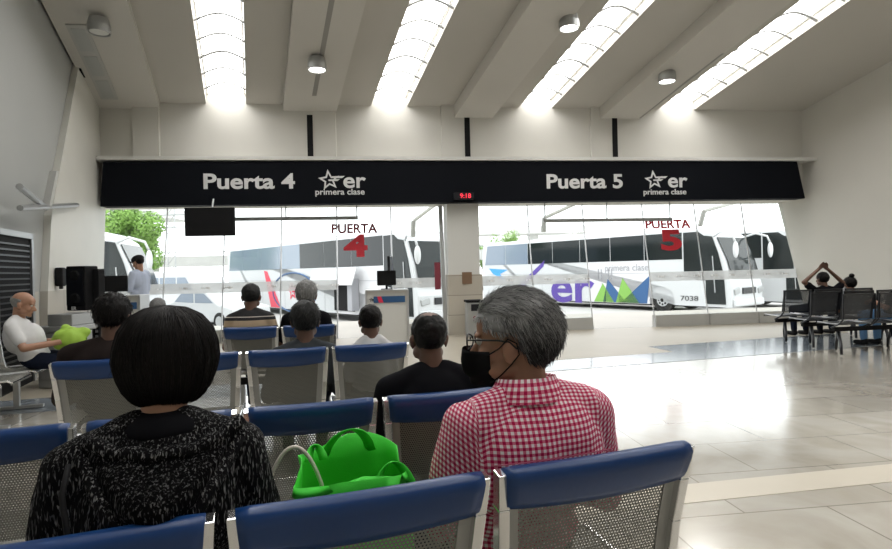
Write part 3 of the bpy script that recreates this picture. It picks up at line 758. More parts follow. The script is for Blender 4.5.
def seated(label, root, rz, top, sw=.44, hs=1.0, hyaw=0, hpitch=0, hroll=0, skinm='skin', shirt='c_black', pants='c_navy', vox=.011, arms=None, lean=.06, hx=0, sleeve='short',
           hair=None, bulk=1.0, feet=.42, wrinkle=.006, uvfn=None, thigh=.42, seat=True, shoe='black_matte', skirt=None, neck=0, bvox=.008, group='people waiting on the seats', hy=0):
    t = thing('person', label, 'person', (root.x, root.y, 0), rz, group)
    zs = top - .295 * hs - neck           # shoulder line
    ty = .02 - lean                       # torso top y; hips at y .12
    ny = ty + .045
    HC = V((hx, ny + .02 + hy, top - .122 * hs))
    H = Matrix.Translation(HC) @ (Matrix.Rotation(hyaw, 4, 'Z') @ Matrix.Rotation(hpitch, 4, 'X') @ Matrix.Rotation(hroll, 4, 'Y'))
    hip = [V((sx * .095, .13, .52)) for sx in (-1, 1)]
    knee = [V((sx * .13, .13 + thigh, .48)) for sx in (-1, 1)]; ank = [V((sx * .12, feet + .12, .09)) for sx in (-1, 1)]
    sh = [V((sx * (sw / 2 - .055), ty + .01, zs - .035)) for sx in (-1, 1)]
    if arms is None:
        arms = [(V((sx * (sw / 2 + .01), ty + .05, zs - .29)), V((sx * .13, .36, .615))) for sx in (-1, 1)]
    # body: one continuous skin surface
    bm = NB(); head_prims(bm, H, hs)
    cap(bm, H @ V((0, -.022 * hs, -.045 * hs)), V((hx * .4, ty + .02, zs + .0)), .052 * hs, .056 * hs)
    ell(bm, (0, ty + .015, zs - .10), (sw * .36, .085, .15)); ell(bm, (0, .08, .68), (.145, .10, .17)); ell(bm, (0, .12, .54), (.16, .11, .09))
    cap(bm, sh[0], sh[1], .045, .045); cap(bm, (0, ty + .015, zs - .08), (0, .11, .56), .08, .10)
    for i, sx in enumerate((-1, 1)):
        el, wr = arms[i]; cap(bm, sh[i], el, .043, .036); cap(bm, el, wr, .037, .026); dr = (wr - el).normalized()
        pose = (V((-sx * .25, .9, -.25)) if wr.z < .8 else dr)
        hand(bm, wr + pose.normalized() * .005, pose, V((0, .1, 1)) if wr.z < .8 else V((0, 1, .3)), hs, .45, side=sx)
        cap(bm, hip[i], knee[i], .075, .052); cap(bm, knee[i], ank[i], .050, .034)
        cap(bm, ank[i] + V((0, 0, -.03)), ank[i] + V((0, .12, -.055)), .033, .025)
    body = mobj('body', remesh(bm, min(vox, bvox), 2), M[skinm], t)
    # upper garment
    bm = NB(); b = bulk
    ell(bm, (0, ty + .012, zs - .13), (sw * .405 * b, .118 * b, .19)); ell(bm, (0, .072, .70), (.175 * b, .135 * b, .19)); ell(bm, (0, .11, .56), (.185 * b, .13 * b, .10))
    cap(bm, (0, ty + .008, zs - .072), (0, .10, .60), .108 * b, .13 * b); ell(bm, (0, ty + .018, zs - .005), (.085, .078, .045))
    cap(bm, sh[0], sh[1], .060 * b, .060 * b); 
    for sx in (-1, 1): cap(bm, (sx * .045 + hx * .4, ty + .012, zs + .028), (sx * (sw / 2 - .075), ty + .008, zs - .025), .045, .058 * b)
    for i, sx in enumerate((-1, 1)):
        el, wr = arms[i]
        if sleeve == 'short': cap(bm, sh[i], sh[i].lerp(el, .68), .060 * b, .056 * b)
        else:
            cap(bm, sh[i], el, .060 * b, .052 * b); cap(bm, el, el.lerp(wr, .93), .050 * b, .038 * b)
    me = remesh(bm, vox, 5)
    for v in me.vertices:
        p = v.co; q = noise.noise(V((p.x * 9, p.y * 9, p.z * 5))) + .5 * noise.noise(V((p.x * 22, p.y * 22, p.z * 14)) + V((3, 1, 7)))
        v.co = p + v.normal * q * wrinkle
    if uvfn:
        uvl = me.uv_layers.new(name='UVMap')
        for lp in me.loops: uvl.data[lp.index].uv = uvfn(me.vertices[lp.vertex_index].co, sh, arms, ty, zs, sw)
    shirt_o = mobj('shirt', me, M[shirt], t)
    # trousers and shoes
    bm = NB(); ell(bm, (0, .12, .53), (.182 * b, .128 * b, .095))
    for i in (0, 1): cap(bm, hip[i], knee[i], .088, .066); cap(bm, knee[i], ank[i] + V((0, 0, .02)), .064, .050)
    mobj('trousers', remesh(bm, max(vox, .012), 4), M[pants], t)
    for i in (0, 1):
        bm = NB(); cap(bm, ank[i] + V((0, -.02, -.045)), ank[i] + V((0, .15, -.052)), .042, .036); cap(bm, ank[i] + V((0, -.01, -.0)), ank[i] + V((0, .0, -.04)), .042, .044)
        for v in bm.verts: v.co.z = max(v.co.z, .004)
        mobj('shoe', remesh(bm, .011, 2), M[shoe], t)
    for sx in (-1, 1):
        bm = NB(); ell(bm, H @ V((sx * .030 * hs, .080 * hs, .0)), (.0115 * hs,) * 3, u=12, v=8); e = obj('eye', bm, M['eye'], t, smooth=True)
        bm = NB(); ell(bm, H @ V((sx * .030 * hs, .0890 * hs, .0)), (.006 * hs, .0045 * hs, .006 * hs), H.to_3x3(), u=10, v=6); obj('iris', bm, M['iris'], e, smooth=True)
    if hair: hair(t, H, hs)
    return t, H, dict(zs=zs, ty=ty, sh=sh, sw=sw, HC=HC)

def seat_spot(row, px, py_hint, fwd=.20):
    """point on the seat of a row that shows at pixel column px"""
    t, w, rz = rows[row]; o = V(t.location); e = V((math.cos(rz), math.sin(rz), 0)); n = V((-e.y, e.x, 0)); o = o + n * fwd
    d = ray(px, py_hint); k = o.dot(n) / d.dot(n); p = V((d.x * k, k, 0)) if False else V((d.x * k, d.y * k, 0))
    return p, rz
def top_z(px, py, p): return EYE + ray(px, py).z * p.y

# --- woman with bobbed hair
def bob(parent, H, s):
    prof = [(.0, .122), (.045, .116), (.082, .096), (.108, .062), (.120, .022), (.124, -.015), (.116, -.050), (.102, -.084), (.084, -.108), (.066, -.122)]
    def P(t, a, off=0):
        x = t * (len(prof) - 1); i = min(int(x), len(prof) - 2); q = x - i; r = prof[i][0] * (1 - q) + prof[i + 1][0] * q; z = prof[i][1] * (1 - q) + prof[i + 1][1] * q
        lump = 1 + .035 * noise.noise(V((math.cos(a) * 2.2, math.sin(a) * 2.2, t * 2))) * min(1, t * 3)
        r = (r + off) * lump
        return V((math.cos(a) * r, math.sin(a) * r * .97 - .010, z + off * (1 - t)))
    def face(a, t):
        d = abs((a - PI / 2 + PI) % (2 * PI) - PI); return d < .62 and t > .42
    bm = NB(); lay = bm.verts.layers.float.new('strand'); n, m = 48, 26; g = []
    for i in range(m + 1): g.append([bm.verts.new(H @ (P(i / m * .97, 2 * PI * k / n, -.004) * s)) for k in range(n)])
    for i in range(m):
        for k in range(n):
            if face(2 * PI * (k + .5) / n, (i + .5) / m): continue
            bm.faces.new((g[i][k], g[i + 1][k], g[i + 1][(k + 1) % n], g[i][(k + 1) % n]))
    for v in list(bm.verts):
        if not v.link_faces: bm.verts.remove(v)
    paths, sh = [], []
    for _ in range(5200):
        a = random.uniform(0, 2 * PI); t0 = random.choice((.02, .02, random.uniform(.02, .5))); t1 = min(1, t0 + random.uniform(.5, 1.0)) * random.uniform(.93, 1.0)
        off = random.uniform(-.003, .004); da = random.gauss(0, .10); pts = []
        if face(a + da, .8): t1 = min(t1, .42)
        if t1 < t0 + .15: continue
        for j in range(10):
            q = j / 9; t = t0 + (t1 - t0) * q; pts.append(H @ (P(t, a + da * q, off) * s))
        if random.random() < .03: pts[-1] += V((random.gauss(0, .008), random.gauss(0, .008), 0))
        paths.append(pts); sh.append(random.random() ** 2)
    strands(bm, paths, .0013, sh, lay)
    return obj('hair', bm, M['hair_black'], parent, smooth=True, normals=False)
p, rz = seat_spot(1, 160, 400, .19)
tz = top_z(166, 303, p) - .010
wo, WH, wi = seated('person with black bobbed hair in a black and white flecked cardigan, nearest left', p, rz, tz, sw=.43, hs=.89, shirt='knit', vox=.009, sleeve='long', bulk=1.06, hair=bob, skinm='skin', wrinkle=.010, hx=.012, lean=.05, neck=.030)
zs, ty = wi['zs'], wi['ty']
# hood lying on the back: a sagging V of knit with a thick rolled edge
bm = NB(); n, m = 32, 16; g = []
for i in range(m + 1):
    q = i / m; row = []
    for k in range(n + 1):
        u = k / n * 2 - 1; au = abs(u)
        x0 = .150 * u + .02; z0 = zs + .028 - .030 * (1 - u * u) + (.012 if u > .8 else 0)
        x1 = .150 * u * (.80 + .2 * au) + .012; z1 = zs + .005 - .215 * (1 - au) ** .85
        x = x0 + (x1 - x0) * q; z = z0 + (z1 - z0) * q
        dn = max(0, min(1, (zs + .02 - z) / .12)); dn = dn * dn * (3 - 2 * dn)
        y = ty - .052 - .082 * dn * (1 - .35 * u * u) + .030 * u * u - .042 * math.sin(PI * min(1, q * 1.0 + .12)) * (1 - u ** 4) - .012
        row.append(bm.verts.new((x, y, z + .003 * math.sin(u * 13 + q * 6))))
    g.append(row)
for i in range(m):
    for k in range(n): bm.faces.new((g[i][k], g[i][k + 1], g[i + 1][k + 1], g[i + 1][k]))
e_top = [v.co.copy() for v in g[0]]; e_bot = [v.co.copy() for v in g[-1]]
bmesh.ops.solidify(bm, geom=list(bm.faces), thickness=.016)
tube(bm, e_top, .016, 8); tube(bm, e_bot, .017, 8)
h = obj('hood', bm, M['knit'], wo, smooth=True)
bm = NB(); ell(bm, (0.010, ty + .025, zs + .028), (.100, .086, .046)); obj('inner_collar', bm, M['c_black'], wo, smooth=True)
obj('strap', tb([(-.150, ty - .07, zs - .005), (-.150, ty - .115, zs - .05), (-.135, ty - .140, zs - .12), (-.105, ty - .150, zs - .20), (-.075, ty - .14, zs - .30)], .0055, 6), M['black_matte'], wo, smooth=True)

# --- man in the checked shirt
def gingham_uv(p, sh, arms, ty, zs, sw):
    ax = abs(p.x); sgn = 1 if p.x > 0 else -1; edge = sw / 2 - .065
    yy = p.y - ty
    v = p.z + max(0, yy + .06) * .95 if p.z > zs - .12 else p.z + max(0, -.12 - yy) * .2
    u = p.x + (sgn * max(0, yy + .05) * .9 if ax > edge else 0)
    if ax > edge: v = p.z - (ax - edge) * .9
    return (u, v)
p, rz = seat_spot(1, 528, 400, .19)
tz = top_z(524, 287.5, p) - .012
def man_hair(parent, H, s):
    def hl(p):
        lo = .060 if p.y > .060 else (.034 if p.y > .035 else (.022 if p.y > -.030 else (-.02 if p.y > -.045 else -.078)))
        return p.z > lo
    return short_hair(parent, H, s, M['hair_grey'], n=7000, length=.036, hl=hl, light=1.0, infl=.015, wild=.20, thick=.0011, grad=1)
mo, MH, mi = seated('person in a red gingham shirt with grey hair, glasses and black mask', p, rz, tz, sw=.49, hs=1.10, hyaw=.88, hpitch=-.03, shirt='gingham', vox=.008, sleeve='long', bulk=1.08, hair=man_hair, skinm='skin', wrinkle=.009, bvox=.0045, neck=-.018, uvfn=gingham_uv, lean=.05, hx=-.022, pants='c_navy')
hs = 1.10; R3 = MH.to_3x3(); hf = lambda x, y, z: MH @ (V((x, y, z)) * hs)
# mask
bm = NB(); n, m = 16, 10; g = []
for i in range(m + 1):
    q = i / m; row = []
    for k in range(n + 1):
        u = k / n * 2 - 1; zc = -.022 - .090 * q; wd = .068 - .012 * q * q
        row.append(bm.verts.new(hf(u * wd, .046 + .095 * (1 - abs(u) ** 2.8) ** .5 * (1 - .18 * abs(q - .35)) + (.0 if q < .8 else -.012), zc + .006 * (1 - abs(u)))))
    g.append(row)
for i in range(m):
    for k in range(n): bm.faces.new((g[i][k], g[i][k + 1], g[i + 1][k + 1], g[i + 1][k]))
bmesh.ops.solidify(bm, geom=list(bm.faces), thickness=.003)
mk = obj('face_mask', bm, M['black_matte'], mo, smooth=True)
for sx in (-1, 1):
    bm = NB(); tube(bm, [hf(sx * .070, .050, -.030), hf(sx * .084, .018, -.012), hf(sx * .092, -.008, .012), hf(sx * .096, -.030, .002), hf(sx * .092, -.034, -.025), hf(sx * .084, -.010, -.052), hf(sx * .076, .018, -.078), hf(sx * .060, .048, -.100)], .0021, 6)
    obj('ear_loop', bm, M['black_matte'], mk, smooth=True)
gl = NB()
for sx in (-1, 1):
    ring = [hf(sx * .034 + .026 * math.cos(a), .112 - .006 * abs(math.cos(a)), .000 + .019 * math.sin(a)) for a in [2 * PI * k / 20 for k in range(20)]]
    tube(gl, ring, .0024, 6, closed=True)
    tube(gl, [hf(sx * .060, .106, .006), hf(sx * .074, .085, .008), hf(sx * .085, .02, .008), hf(sx * .090, -.012, .004), hf(sx * .088, -.028, -.012)], .0026, 6)
tube(gl, [hf(-.010, .113, .004), hf(0, .116, .007), hf(.010, .113, .004)], .0024, 6)
g_o = obj('glasses', gl, M['black'], mo, smooth=True)
for sx in (-1, 1):
    bm = NB(); vs = [bm.verts.new(hf(sx * .034 + .0255 * math.cos(a), .112 - .006 * abs(math.cos(a)), .0185 * math.sin(a))) for a in [2 * PI * k / 20 for k in range(20)]]
    bm.faces.new(vs); obj('lens', bm, M['lens'], g_o)
# collar, yoke seam, placket of the shirt
zs, ty = mi['zs'], mi['ty']
bm = NB(); uvl = bm.loops.layers.uv.new('UVMap'); n = 28; g = []
for i, (rr, dz) in enumerate(((.070, .0), (.068, .052), (.074, .058), (.088, .020), (.096, -.004))):
    row = []
    for k in range(n + 1):
        a = -PI / 2 + (k / n * 2 - 1) * 2.75
        row.append(bm.verts.new((-.010 + math.cos(a) * rr * 1.12, ty + .02 + math.sin(a) * rr * .98, zs + .018 + dz - .006 * math.sin(a))))
    g.append(row)
for i in range(4):
    for k in range(n):
        f = bm.faces.new((g[i][k], g[i][k + 1], g[i + 1][k + 1], g[i + 1][k]))
        for l, (kk, ii) in zip(f.loops, ((k, i), (k + 1, i), (k + 1, i + 1), (k, i + 1))): l[uvl].uv = (kk * .0150, ii * .030)
        f.smooth = True
obj('collar', bm, M['gingham'], mo, smooth=True)
obj('yoke_seam', tb([(x, ty - .115 - .010 + .30 * x * x * 1.2, zs - .105) for x in [-.17 + .034 * k for k in range(11)]], .0018, 5), mat('seam_pink', (.5, .1, .18), .8), mo)

# --- other sitters
def cropped(m, n=500, length=.018, light=.3, hl=hl_short, infl=.006, thick=.0022, wild=.35):
    return lambda t, H, s: short_hair(t, H, s, M[m], n=n, length=length, hl=hl, light=light, infl=infl, thick=thick, wild=wild)
def hl_buzz(p):
    lo = .05 if p.y > .05 else (.02 if p.y > .02 else (-.005 if p.y > -.02 else -.05)); return p.z > lo
def hl_balding(p):
    if p.z > .105 and math.hypot(p.x, p.y + .02) < .045: return False
    return hl_buzz(p)
def sit(row, px, py_top, label, fwd=.20, **k):
    p, rz = seat_spot(row, px, 330, fwd); return seated(label, p, rz, top_z(px, py_top, p), **k)
sit(2, 430, 311, 'person in a plain black T-shirt, close-cropped hair, second row', sw=.47, hs=.93, shirt='c_black', skinm='skin_d', hair=cropped('hair_mid', 900, .010, .12, hl_balding, .004, .0012), vox=.010, bulk=1.0)
sit(3, 113, 294, 'person with black hair in a dark brown shirt, left of the bobbed head', sw=.54, hs=1.08, shirt='c_brown', skinm='skin_d', hair=cropped('hair_black', 900, .03, .3, infl=.015), sleeve='long', bulk=1.12, hyaw=-.25)
sit(3, 304, 301, 'person with dark grey hair in a charcoal shirt, before the white-haired one', sw=.44, hs=1.06, shirt='c_grey', skinm='skin_d', hair=cropped('hair_mid', 900, .025, .7, infl=.014), sleeve='long', bulk=1.05, hx=.01)
sit(3, 371, 304.5, 'boy-sized person in a white T-shirt with short black hair', sw=.34, hs=.92, shirt='c_white', skinm='skin_d', hair=cropped('hair_black', 700, .015, .3, infl=.008), bulk=.85)
sit(4, 251.5, 283, 'person in a black shirt with tan chest bands, fourth row', sw=.44, hs=1.0, shirt='c_stripe', skinm='skin_d', hair=cropped('hair_mid', 500, .012, .25, infl=.006), bulk=1.02)
sit(4, 307, 280.5, 'person with pale grey hair in a black shirt, right of the striped one', sw=.44, hs=1.08, shirt='c_black', skinm='skin_d', hair=cropped('hair_white', 700, .03, .6, infl=.014), bulk=1.02)
sit(5, 158, 298, 'person with grey hair, only the crown showing behind the bobbed head', sw=.42, hs=.98, shirt='c_grey', skinm='skin_d', hair=cropped('hair_white', 500, .02, .4, infl=.010))
# old man on the left wall seat, looking across the room
t6, w6, rz6 = rows[6]; e = V((math.cos(rz6), math.sin(rz6), 0)); nn = V((-e.y, e.x, 0))
def old_hair(t, H, s):
    return short_hair(t, H, s, M['hair_white'], n=250, length=.008, hl=lambda p: p.z < .05 and p.y < -.0 and p.z > -.05, light=.8, infl=.003)
op = V(t6.location) + e * .30 + nn * .30
seated('bald old person in a white shirt against the left wall, facing right', op, rz6, 1.20, sw=.44, shirt='c_white', pants='c_navy', skinm='skin', hair=old_hair, sleeve='short', hpitch=-.25, arms=[(V((-.25, .10, .66)), V((-.10, .42, .70))), (V((.25, .10, .66)), V((.10, .42, .70)))])
bm = NB(); ell(bm, (0, 0, .10), (.17, .13, .12)); ell(bm, (.08, .04, .16), (.09, .07, .06)); ell(bm, (-.05, .02, .19), (.05, .06, .07))
me = remesh(bm, .012, 4)
for v in me.vertices: v.co += v.normal * .02 * noise.noise(v.co * 14)
props(mobj('soft_bag', me, M['lime'], None), 'lime green soft bag lying on the lap of the old sitter in white', 'bag').location = op + nn * .42 + V((0, 0, .60)) + e * .02

# couple on the far dark bench
def dspot(i, px, Y=None):
    t, w, rz = DB[i]; o = V(t.location); e = V((math.cos(rz), math.sin(rz), 0)); n = V((-e.y, e.x, 0)); o = o + n * .22
    d = ray(px, 300); k = o.dot(n) / d.dot(n); return V((d.x * k, d.y * k, 0)), rz
p, rz = dspot(0, 824); top = top_z(824, 272, p)
zs_ = top - .295
seated('person in black T-shirt, both arms raised and hands joined overhead', p, rz, top, sw=.46, shirt='c_black', skinm='skin_d', hair=cropped('hair_black', 400, .02, .3, infl=.010), bulk=1.08,
       arms=[(V((-.40, -.02, zs_ + .13)), V((-.09, .0, top + .05))), (V((.36, -.02, zs_ + .10)), V((.08, .0, top + .05)))])
p, rz = dspot(0, 851); top = top_z(851, 277, p)
def bun(t, H, s):
    o = short_hair(t, H, s, M['hair_black'], n=500, length=.03, infl=.014, light=.3)
    bm = NB(); ell(bm, H @ V((0, -.05, .148)), (.042, .042, .038)); tube(bm, [H @ V((0, -.035, .11)), H @ V((0, -.045, .135))], .025, 8); obj('hair_bun', bm, M['hair_black'], t, smooth=True)
seated('person with a dark hair bun in a light grey top on the far dark bench', p, rz, top, sw=.42, shirt='c_lgrey', skinm='skin', hair=bun, hroll=-.0)
p, rz = dspot(2, 903)
seated('person in black top and blue jeans on the nearest dark bench', p, rz, 1.16, sw=.44, shirt='c_black', pants='c_jean', skinm='skin', hair=cropped('hair_black', 400, .02, .3, infl=.010),
       arms=[(V((-.27, .02, .62)), V((-.24, .27, .72))), (V((.26, .08, .62)), V((.13, .36, .62)))])

# standing attendant outside the left gate
def standing(label, p, rz, top=1.70):
    k = top / 1.70; t = thing('person', label, 'person', p, rz)
    H = Matrix.Translation(V((0, .03, 1.58))) @ Matrix.Rotation(.0, 4, 'Z') @ Matrix.Rotation(-.35, 4, 'X')
    sh = [V((sx * .165, 0, 1.37)) for sx in (-1, 1)]; el = [V((sx * .21, .03, 1.10)) for sx in (-1, 1)]; wr = [V((sx * .07, .27, 1.13)) for sx in (-1, 1)]
    hp = [V((sx * .09, 0, .90)) for sx in (-1, 1)]; kn = [V((sx * .10, .02, .49)) for sx in (-1, 1)]; an = [V((sx * .11, -.02, .09)) for sx in (-1, 1)]
    bm = NB(); head_prims(bm, H, 1); cap(bm, H @ V((0, -.02, -.05)), (0, 0, 1.40), .052, .06); ell(bm, (0, 0, 1.25), (.15, .09, .17)); ell(bm, (0, 0, 1.0), (.14, .09, .16)); cap(bm, sh[0], sh[1], .045, .045)
    for i, sx in enumerate((-1, 1)):
        cap(bm, sh[i], el[i], .043, .035); cap(bm, el[i], wr[i], .035, .025); hand(bm, wr[i], (-sx * .3, 1, .1), (0, 0, 1), 1, .5, sx)
        cap(bm, hp[i], kn[i], .078, .054); cap(bm, kn[i], an[i], .052, .034); cap(bm, an[i] + V((0, 0, -.04)), an[i] + V((0, .13, -.06)), .035, .025)
    mobj('body', remesh(bm, .009, 2), M['skin'], t)
    bm = NB(); ell(bm, (0, 0, 1.24), (.185, .125, .20)); ell(bm, (0, .01, 1.02), (.175, .13, .15)); cap(bm, (0, 0, 1.3), (0, 0, .98), .13, .15); cap(bm, sh[0], sh[1], .06, .06)
    for sx in (-1, 1): cap(bm, (sx * .04, 0, 1.415), (sx * .15, 0, 1.385), .045, .055)
    for i in (0, 1): cap(bm, sh[i], el[i], .06, .052); cap(bm, el[i], el[i].lerp(wr[i], .9), .05, .038)
    mobj('shirt', remesh(bm, .011, 4), M['c_pale'], t)
    bm = NB(); ell(bm, (0, 0, .93), (.165, .115, .10))
    for i in (0, 1): cap(bm, hp[i], kn[i], .092, .068); cap(bm, kn[i], an[i], .066, .055)
    mobj('trousers', remesh(bm, .012, 3), M['c_navy'], t)
    for i in (0, 1):
        bm = NB(); cap(bm, an[i] + V((0, -.02, -.045)), an[i] + V((0, .15, -.052)), .042, .036)
        for v in bm.verts: v.co.z = max(v.co.z, .004)
        mobj('shoe', remesh(bm, .011, 2), M['black_matte'], t)
    short_hair(t, H, 1, M['hair_black'], n=250, length=.015, infl=.008)
    bm = NB(); ell(bm, H @ V((0, -.012, .055)), (.094, .115, .072), H.to_3x3()); ell(bm, H @ V((0, .10, .045)), (.06, .05, .008), H.to_3x3()); obj('cap', bm, M['black_matte'], t, smooth=True)
    return t, wr
sp = at_y(141, 330, 9.9); sp.z = 0
stt, swr = standing('standing person in pale blue shirt and dark cap behind the left counter', sp, 1.35, 1.7)
ph = props(obj('handheld_terminal', bx((0, 0, 0), (.12, .20, .03), Matrix.Rotation(.3, 3, 'X')), M['black'], bevel=.006), 'small black terminal held by the standing attendant in pale blue', 'device')
ph.location = sp + Matrix.Rotation(1.35, 3, 'Z') @ V((0, .40, 1.155)); ph.rotation_euler = (0, 0, 1.35)
# ------------------------------------------------------------------ bags on the front seats
t1, w1, rz1 = rows[1]
e1 = V((math.cos(rz1), math.sin(rz1), 0)); n1 = V((-e1.y, e1.x, 0))
p, _ = seat_spot(1, 355, 460, .20); p.z = 0
bag = thing('shopping_bag', 'bright green non-woven shopping bag standing open on a front row seat', 'bag', p + V((0, 0, .425)), rz1)
BH = .44
def bag_ring(z, sx, sy, ph=0, nz=.008):
    n = 40; r = []
    for k in range(n):
        a = 2 * PI * k / n; c, s_ = math.cos(a), math.sin(a)
        x = sx * (abs(c) ** .45) * (1 if c > 0 else -1); y = sy * (abs(s_) ** .45) * (1 if s_ > 0 else -1)
        q = nz * noise.noise(V((x * 11, y * 11, z * 7 + ph)))
        r.append(V((x + q * 2, y + q, z)))
    return r
bm = NB(); rings = []
for i in range(13):
    q = i / 12; z = BH * q; rr = bag_ring(z, .125 + .010 * q, .09 - .005 * q, 3, .006 + .016 * q)
    if i == 12:
        for v in rr: v.z += .02 * math.sin(v.x * 22 + 1) - (.045 if v.y < 0 else -.015) - .06 * max(0, v.x)
    rings.append([bm.verts.new(v) for v in rr])
for i in range(12):
    for k in range(40): bm.faces.new((rings[i][k], rings[i][(k + 1) % 40], rings[i + 1][(k + 1) % 40], rings[i + 1][k]))
bm.faces.new(rings[0][::-1])
body = obj('bag_body', bm, M['green_bag'], bag, smooth=True, normals=False); so = body.modifiers.new('s', 'SOLIDIFY'); so.thickness = .002
def strap(pts, w, name='handle'):
    bm = NB(); g = []
    for i, (p, d) in enumerate(pts): g.append((bm.verts.new(V(p) - V(d) * w / 2), bm.verts.new(V(p) + V(d) * w / 2)))
    for i in range(len(g) - 1): bm.faces.new((g[i][0], g[i][1], g[i + 1][1], g[i + 1][0]))
    o = obj(name, bm, M['green_bag'], bag, smooth=True, normals=False); s_ = o.modifiers.new('s', 'SOLIDIFY'); s_.thickness = .003
def arch(x0, x1, y, z, h, tilt=0):
    return [((x0 + (x1 - x0) * (k / 12), y + tilt * math.sin(PI * k / 12), z + h * math.sin(PI * k / 12) ** .7), V((math.cos(PI * k / 12) * .35, .3, -.1 + .9 * abs(math.cos(PI * k / 12)) * 0)).normalized() * (1)) for k in range(13)]
strap(arch(-.065, .055, .075, BH - .02, .075, -.05), .030)
strap(arch(.035, .13, -.07, BH - .09, .075, .02), .028)
strap(arch(-.11, -.075, .02, BH - .01, .03, .03), .026)
# cream handled bag beside it
p2, _ = seat_spot(1, 300, 480, .17); p2.z = 0
hb = thing('handbag', 'small brown handbag with a cream tube handle, left of the green bag', 'bag', p2 + V((0, 0, .425)), rz1)
bm = NB(); ell(bm, (.0, .02, .17), (.07, .07, .17)); ell(bm, (.0, .0, .08), (.075, .08, .085)); me = remesh(bm, .012, 3)
for v in me.vertices: v.co += v.normal * .012 * noise.noise(v.co * 12); v.co.z = max(v.co.z, .002)
mobj('bag_body', me, M['brown'], hb)
obj('handle', tb([(-.085 + .145 * k / 16, .02, .28 + .20 * math.sin(PI * (k + 1) / 18) ** .6 - (.06 if k == 0 else 0)) for k in range(17)] + [(.062, .02, .28)], .0048, 8), M['straw'], hb, smooth=True)

# ------------------------------------------------------------------ things near the gates
rW = Matrix.Rotation(TH, 3, 'Z')
def podium(px, py_base, top, wd, lab, mon, Y=None):
    p = at_y(px, py_base, Y); p.z = 0
    t = thing('check_in_podium', lab, 'podium', p, TH)
    obj('cabinet', bx((0, .16, top / 2 + .02), (wd - .04, .34, top - .06)), M['offwhite'], t, bevel=.01)
    fr = NB()
    for sx in (-1, 1): box(fr, (sx * (wd / 2 - .012), .14, top / 2), (.03, .38, top))
    box(fr, (0, .14, top - .012), (wd, .40, .025)); obj('frame', fr, M['alu'], t, bevel=.004)
    obj('graphic_panel', bx((.04, -.022, top - .17), (wd - .20, .008, .11)), M['bus_blue'], t)
    obj('graphic_stripe', prm([V((-.14, -.028, top - .225)), V((-.06, -.028, top - .225)), V((-.10, -.028, top - .115)), V((-.17, -.028, top - .115))], (0, .004, 0)), M['bus_red'], t)
    star_logo('logo_star', .04, M['black'], t, frame_mtx((-.27, -.014, top - .17), (1, 0, 0), (0, 0, 1)), .003)
    text('logo_lettering', 'er', .10, M['black'], t, frame_mtx((-.20, -.014, top - .17), (1, 0, 0), (0, 0, 1)), .003, .002)
    return t, p
pd, pp = podium(388, 342, 1.005, .74, 'pale check-in podium with a blue and orange strip below the Puerta 4 glass', True, 9.7)
m1 = thing('computer_monitor', 'black monitor and printer on the podium below the number 4', 'monitor', pp + V((0, 0, 1.005)), TH)
obj('stand', bx((0, .15, .04), (.04, .04, .08)), M['black_matte'], m1); obj('base', bx((0, .15, .006), (.20, .16, .012)), M['black_matte'], m1)
obj('printer_case', bx((0, .15, .20), (.33, .22, .26)), M['black_matte'], m1, bevel=.015)
obj('screen', bx((.07, .10, .45), (.05, .30, .26), Matrix.Rotation(-.2, 3, 'Z')), M['black'], m1, bevel=.01)
pd2, pp2 = podium(116, 352, 1.03, .80, 'pale check-in podium at far left before the standing attendant', True, 9.0)
m2 = thing('computer_monitor', 'wide black monitor seen from behind on the leftmost podium', 'monitor', pp2 + V((0, 0, 1.03)), TH)
obj('screen', bx((-.05, .12, .19), (.40, .04, .26)), M['black_matte'], m2, bevel=.01); obj('stand', bx((-.05, .13, .04), (.06, .04, .08)), M['black_matte'], m2); obj('base', bx((-.05, .13, .006), (.2, .16, .012)), M['black_matte'], m2)

# hanging television
s, z = at_wall(210, 221, -.9)
tv = thing('television', 'black flat television hanging from the fascia below Puerta 4', 'television', W(s, -.55, 2.25), TH)
s0, s1 = at_wall(185, 221, -.55)[0], at_wall(235, 221, -.55)[0]; zt, zb = at_wall(210, 207.5, -.55)[1], at_wall(210, 236, -.55)[1]
tv.location = W((s0 + s1) / 2, -.55, zb)
obj('case', bx((0, 0, (zt - zb) / 2), (s1 - s0, .07, zt - zb)), M['black_matte'], tv, bevel=.012)
obj('screen', bx((0, .037, (zt - zb) / 2), (s1 - s0 - .06, .006, zt - zb - .06)), M['black'], tv)
obj('hanger', tb([(.04, .0, zt - zb - .02), (.04, .10, 2.74 - zb)], .02), M['steel'], tv)

# waste bin by the pillar
p = at_y(474, 335, 11.0); p.z = 0
bn = thing('waste_bin', 'grey steel waste bin with a black opening beside the pillar', 'bin', p, TH)
obj('body', bx((0, 0, .35), (.30, .30, .66)), M['steel'], bn, bevel=.01); obj('lid', bx((0, 0, .70), (.33, .33, .045)), M['black_matte'], bn, bevel=.01)
obj('opening', bx((.03, -.152, .58), (.20, .01, .13)), M['black'], bn); text('lettering', 'SC', .13, M['maroon'], bn, frame_mtx((.04, -.153, .36), (1, 0, 0), (0, 0, 1)), .003, .002)
# signs
s, z = at_wall(467.5, 278, -.11)
o = props(obj('wall_plaque', prm([W(s - .11, -.115, z - .12), W(s + .09, -.115, z - .12), W(s + .09, -.115, z + .12), W(s - .11, -.115, z + .12)], WN * .015), M['brown']), 'small brown square notice on the pillar above the bin', 'sign')
s, z = at_wall(438.5, 276, -.05)
o = props(obj('door_sticker', prm([W(s - .06, .10, z - .28), W(s + .06, .10, z - .28), W(s + .06, .13, z + .28), W(s - .06, .13, z + .28)], WN * .01), M['maroon']), 'tall maroon sticker on the door frame left of the pillar', 'sign')
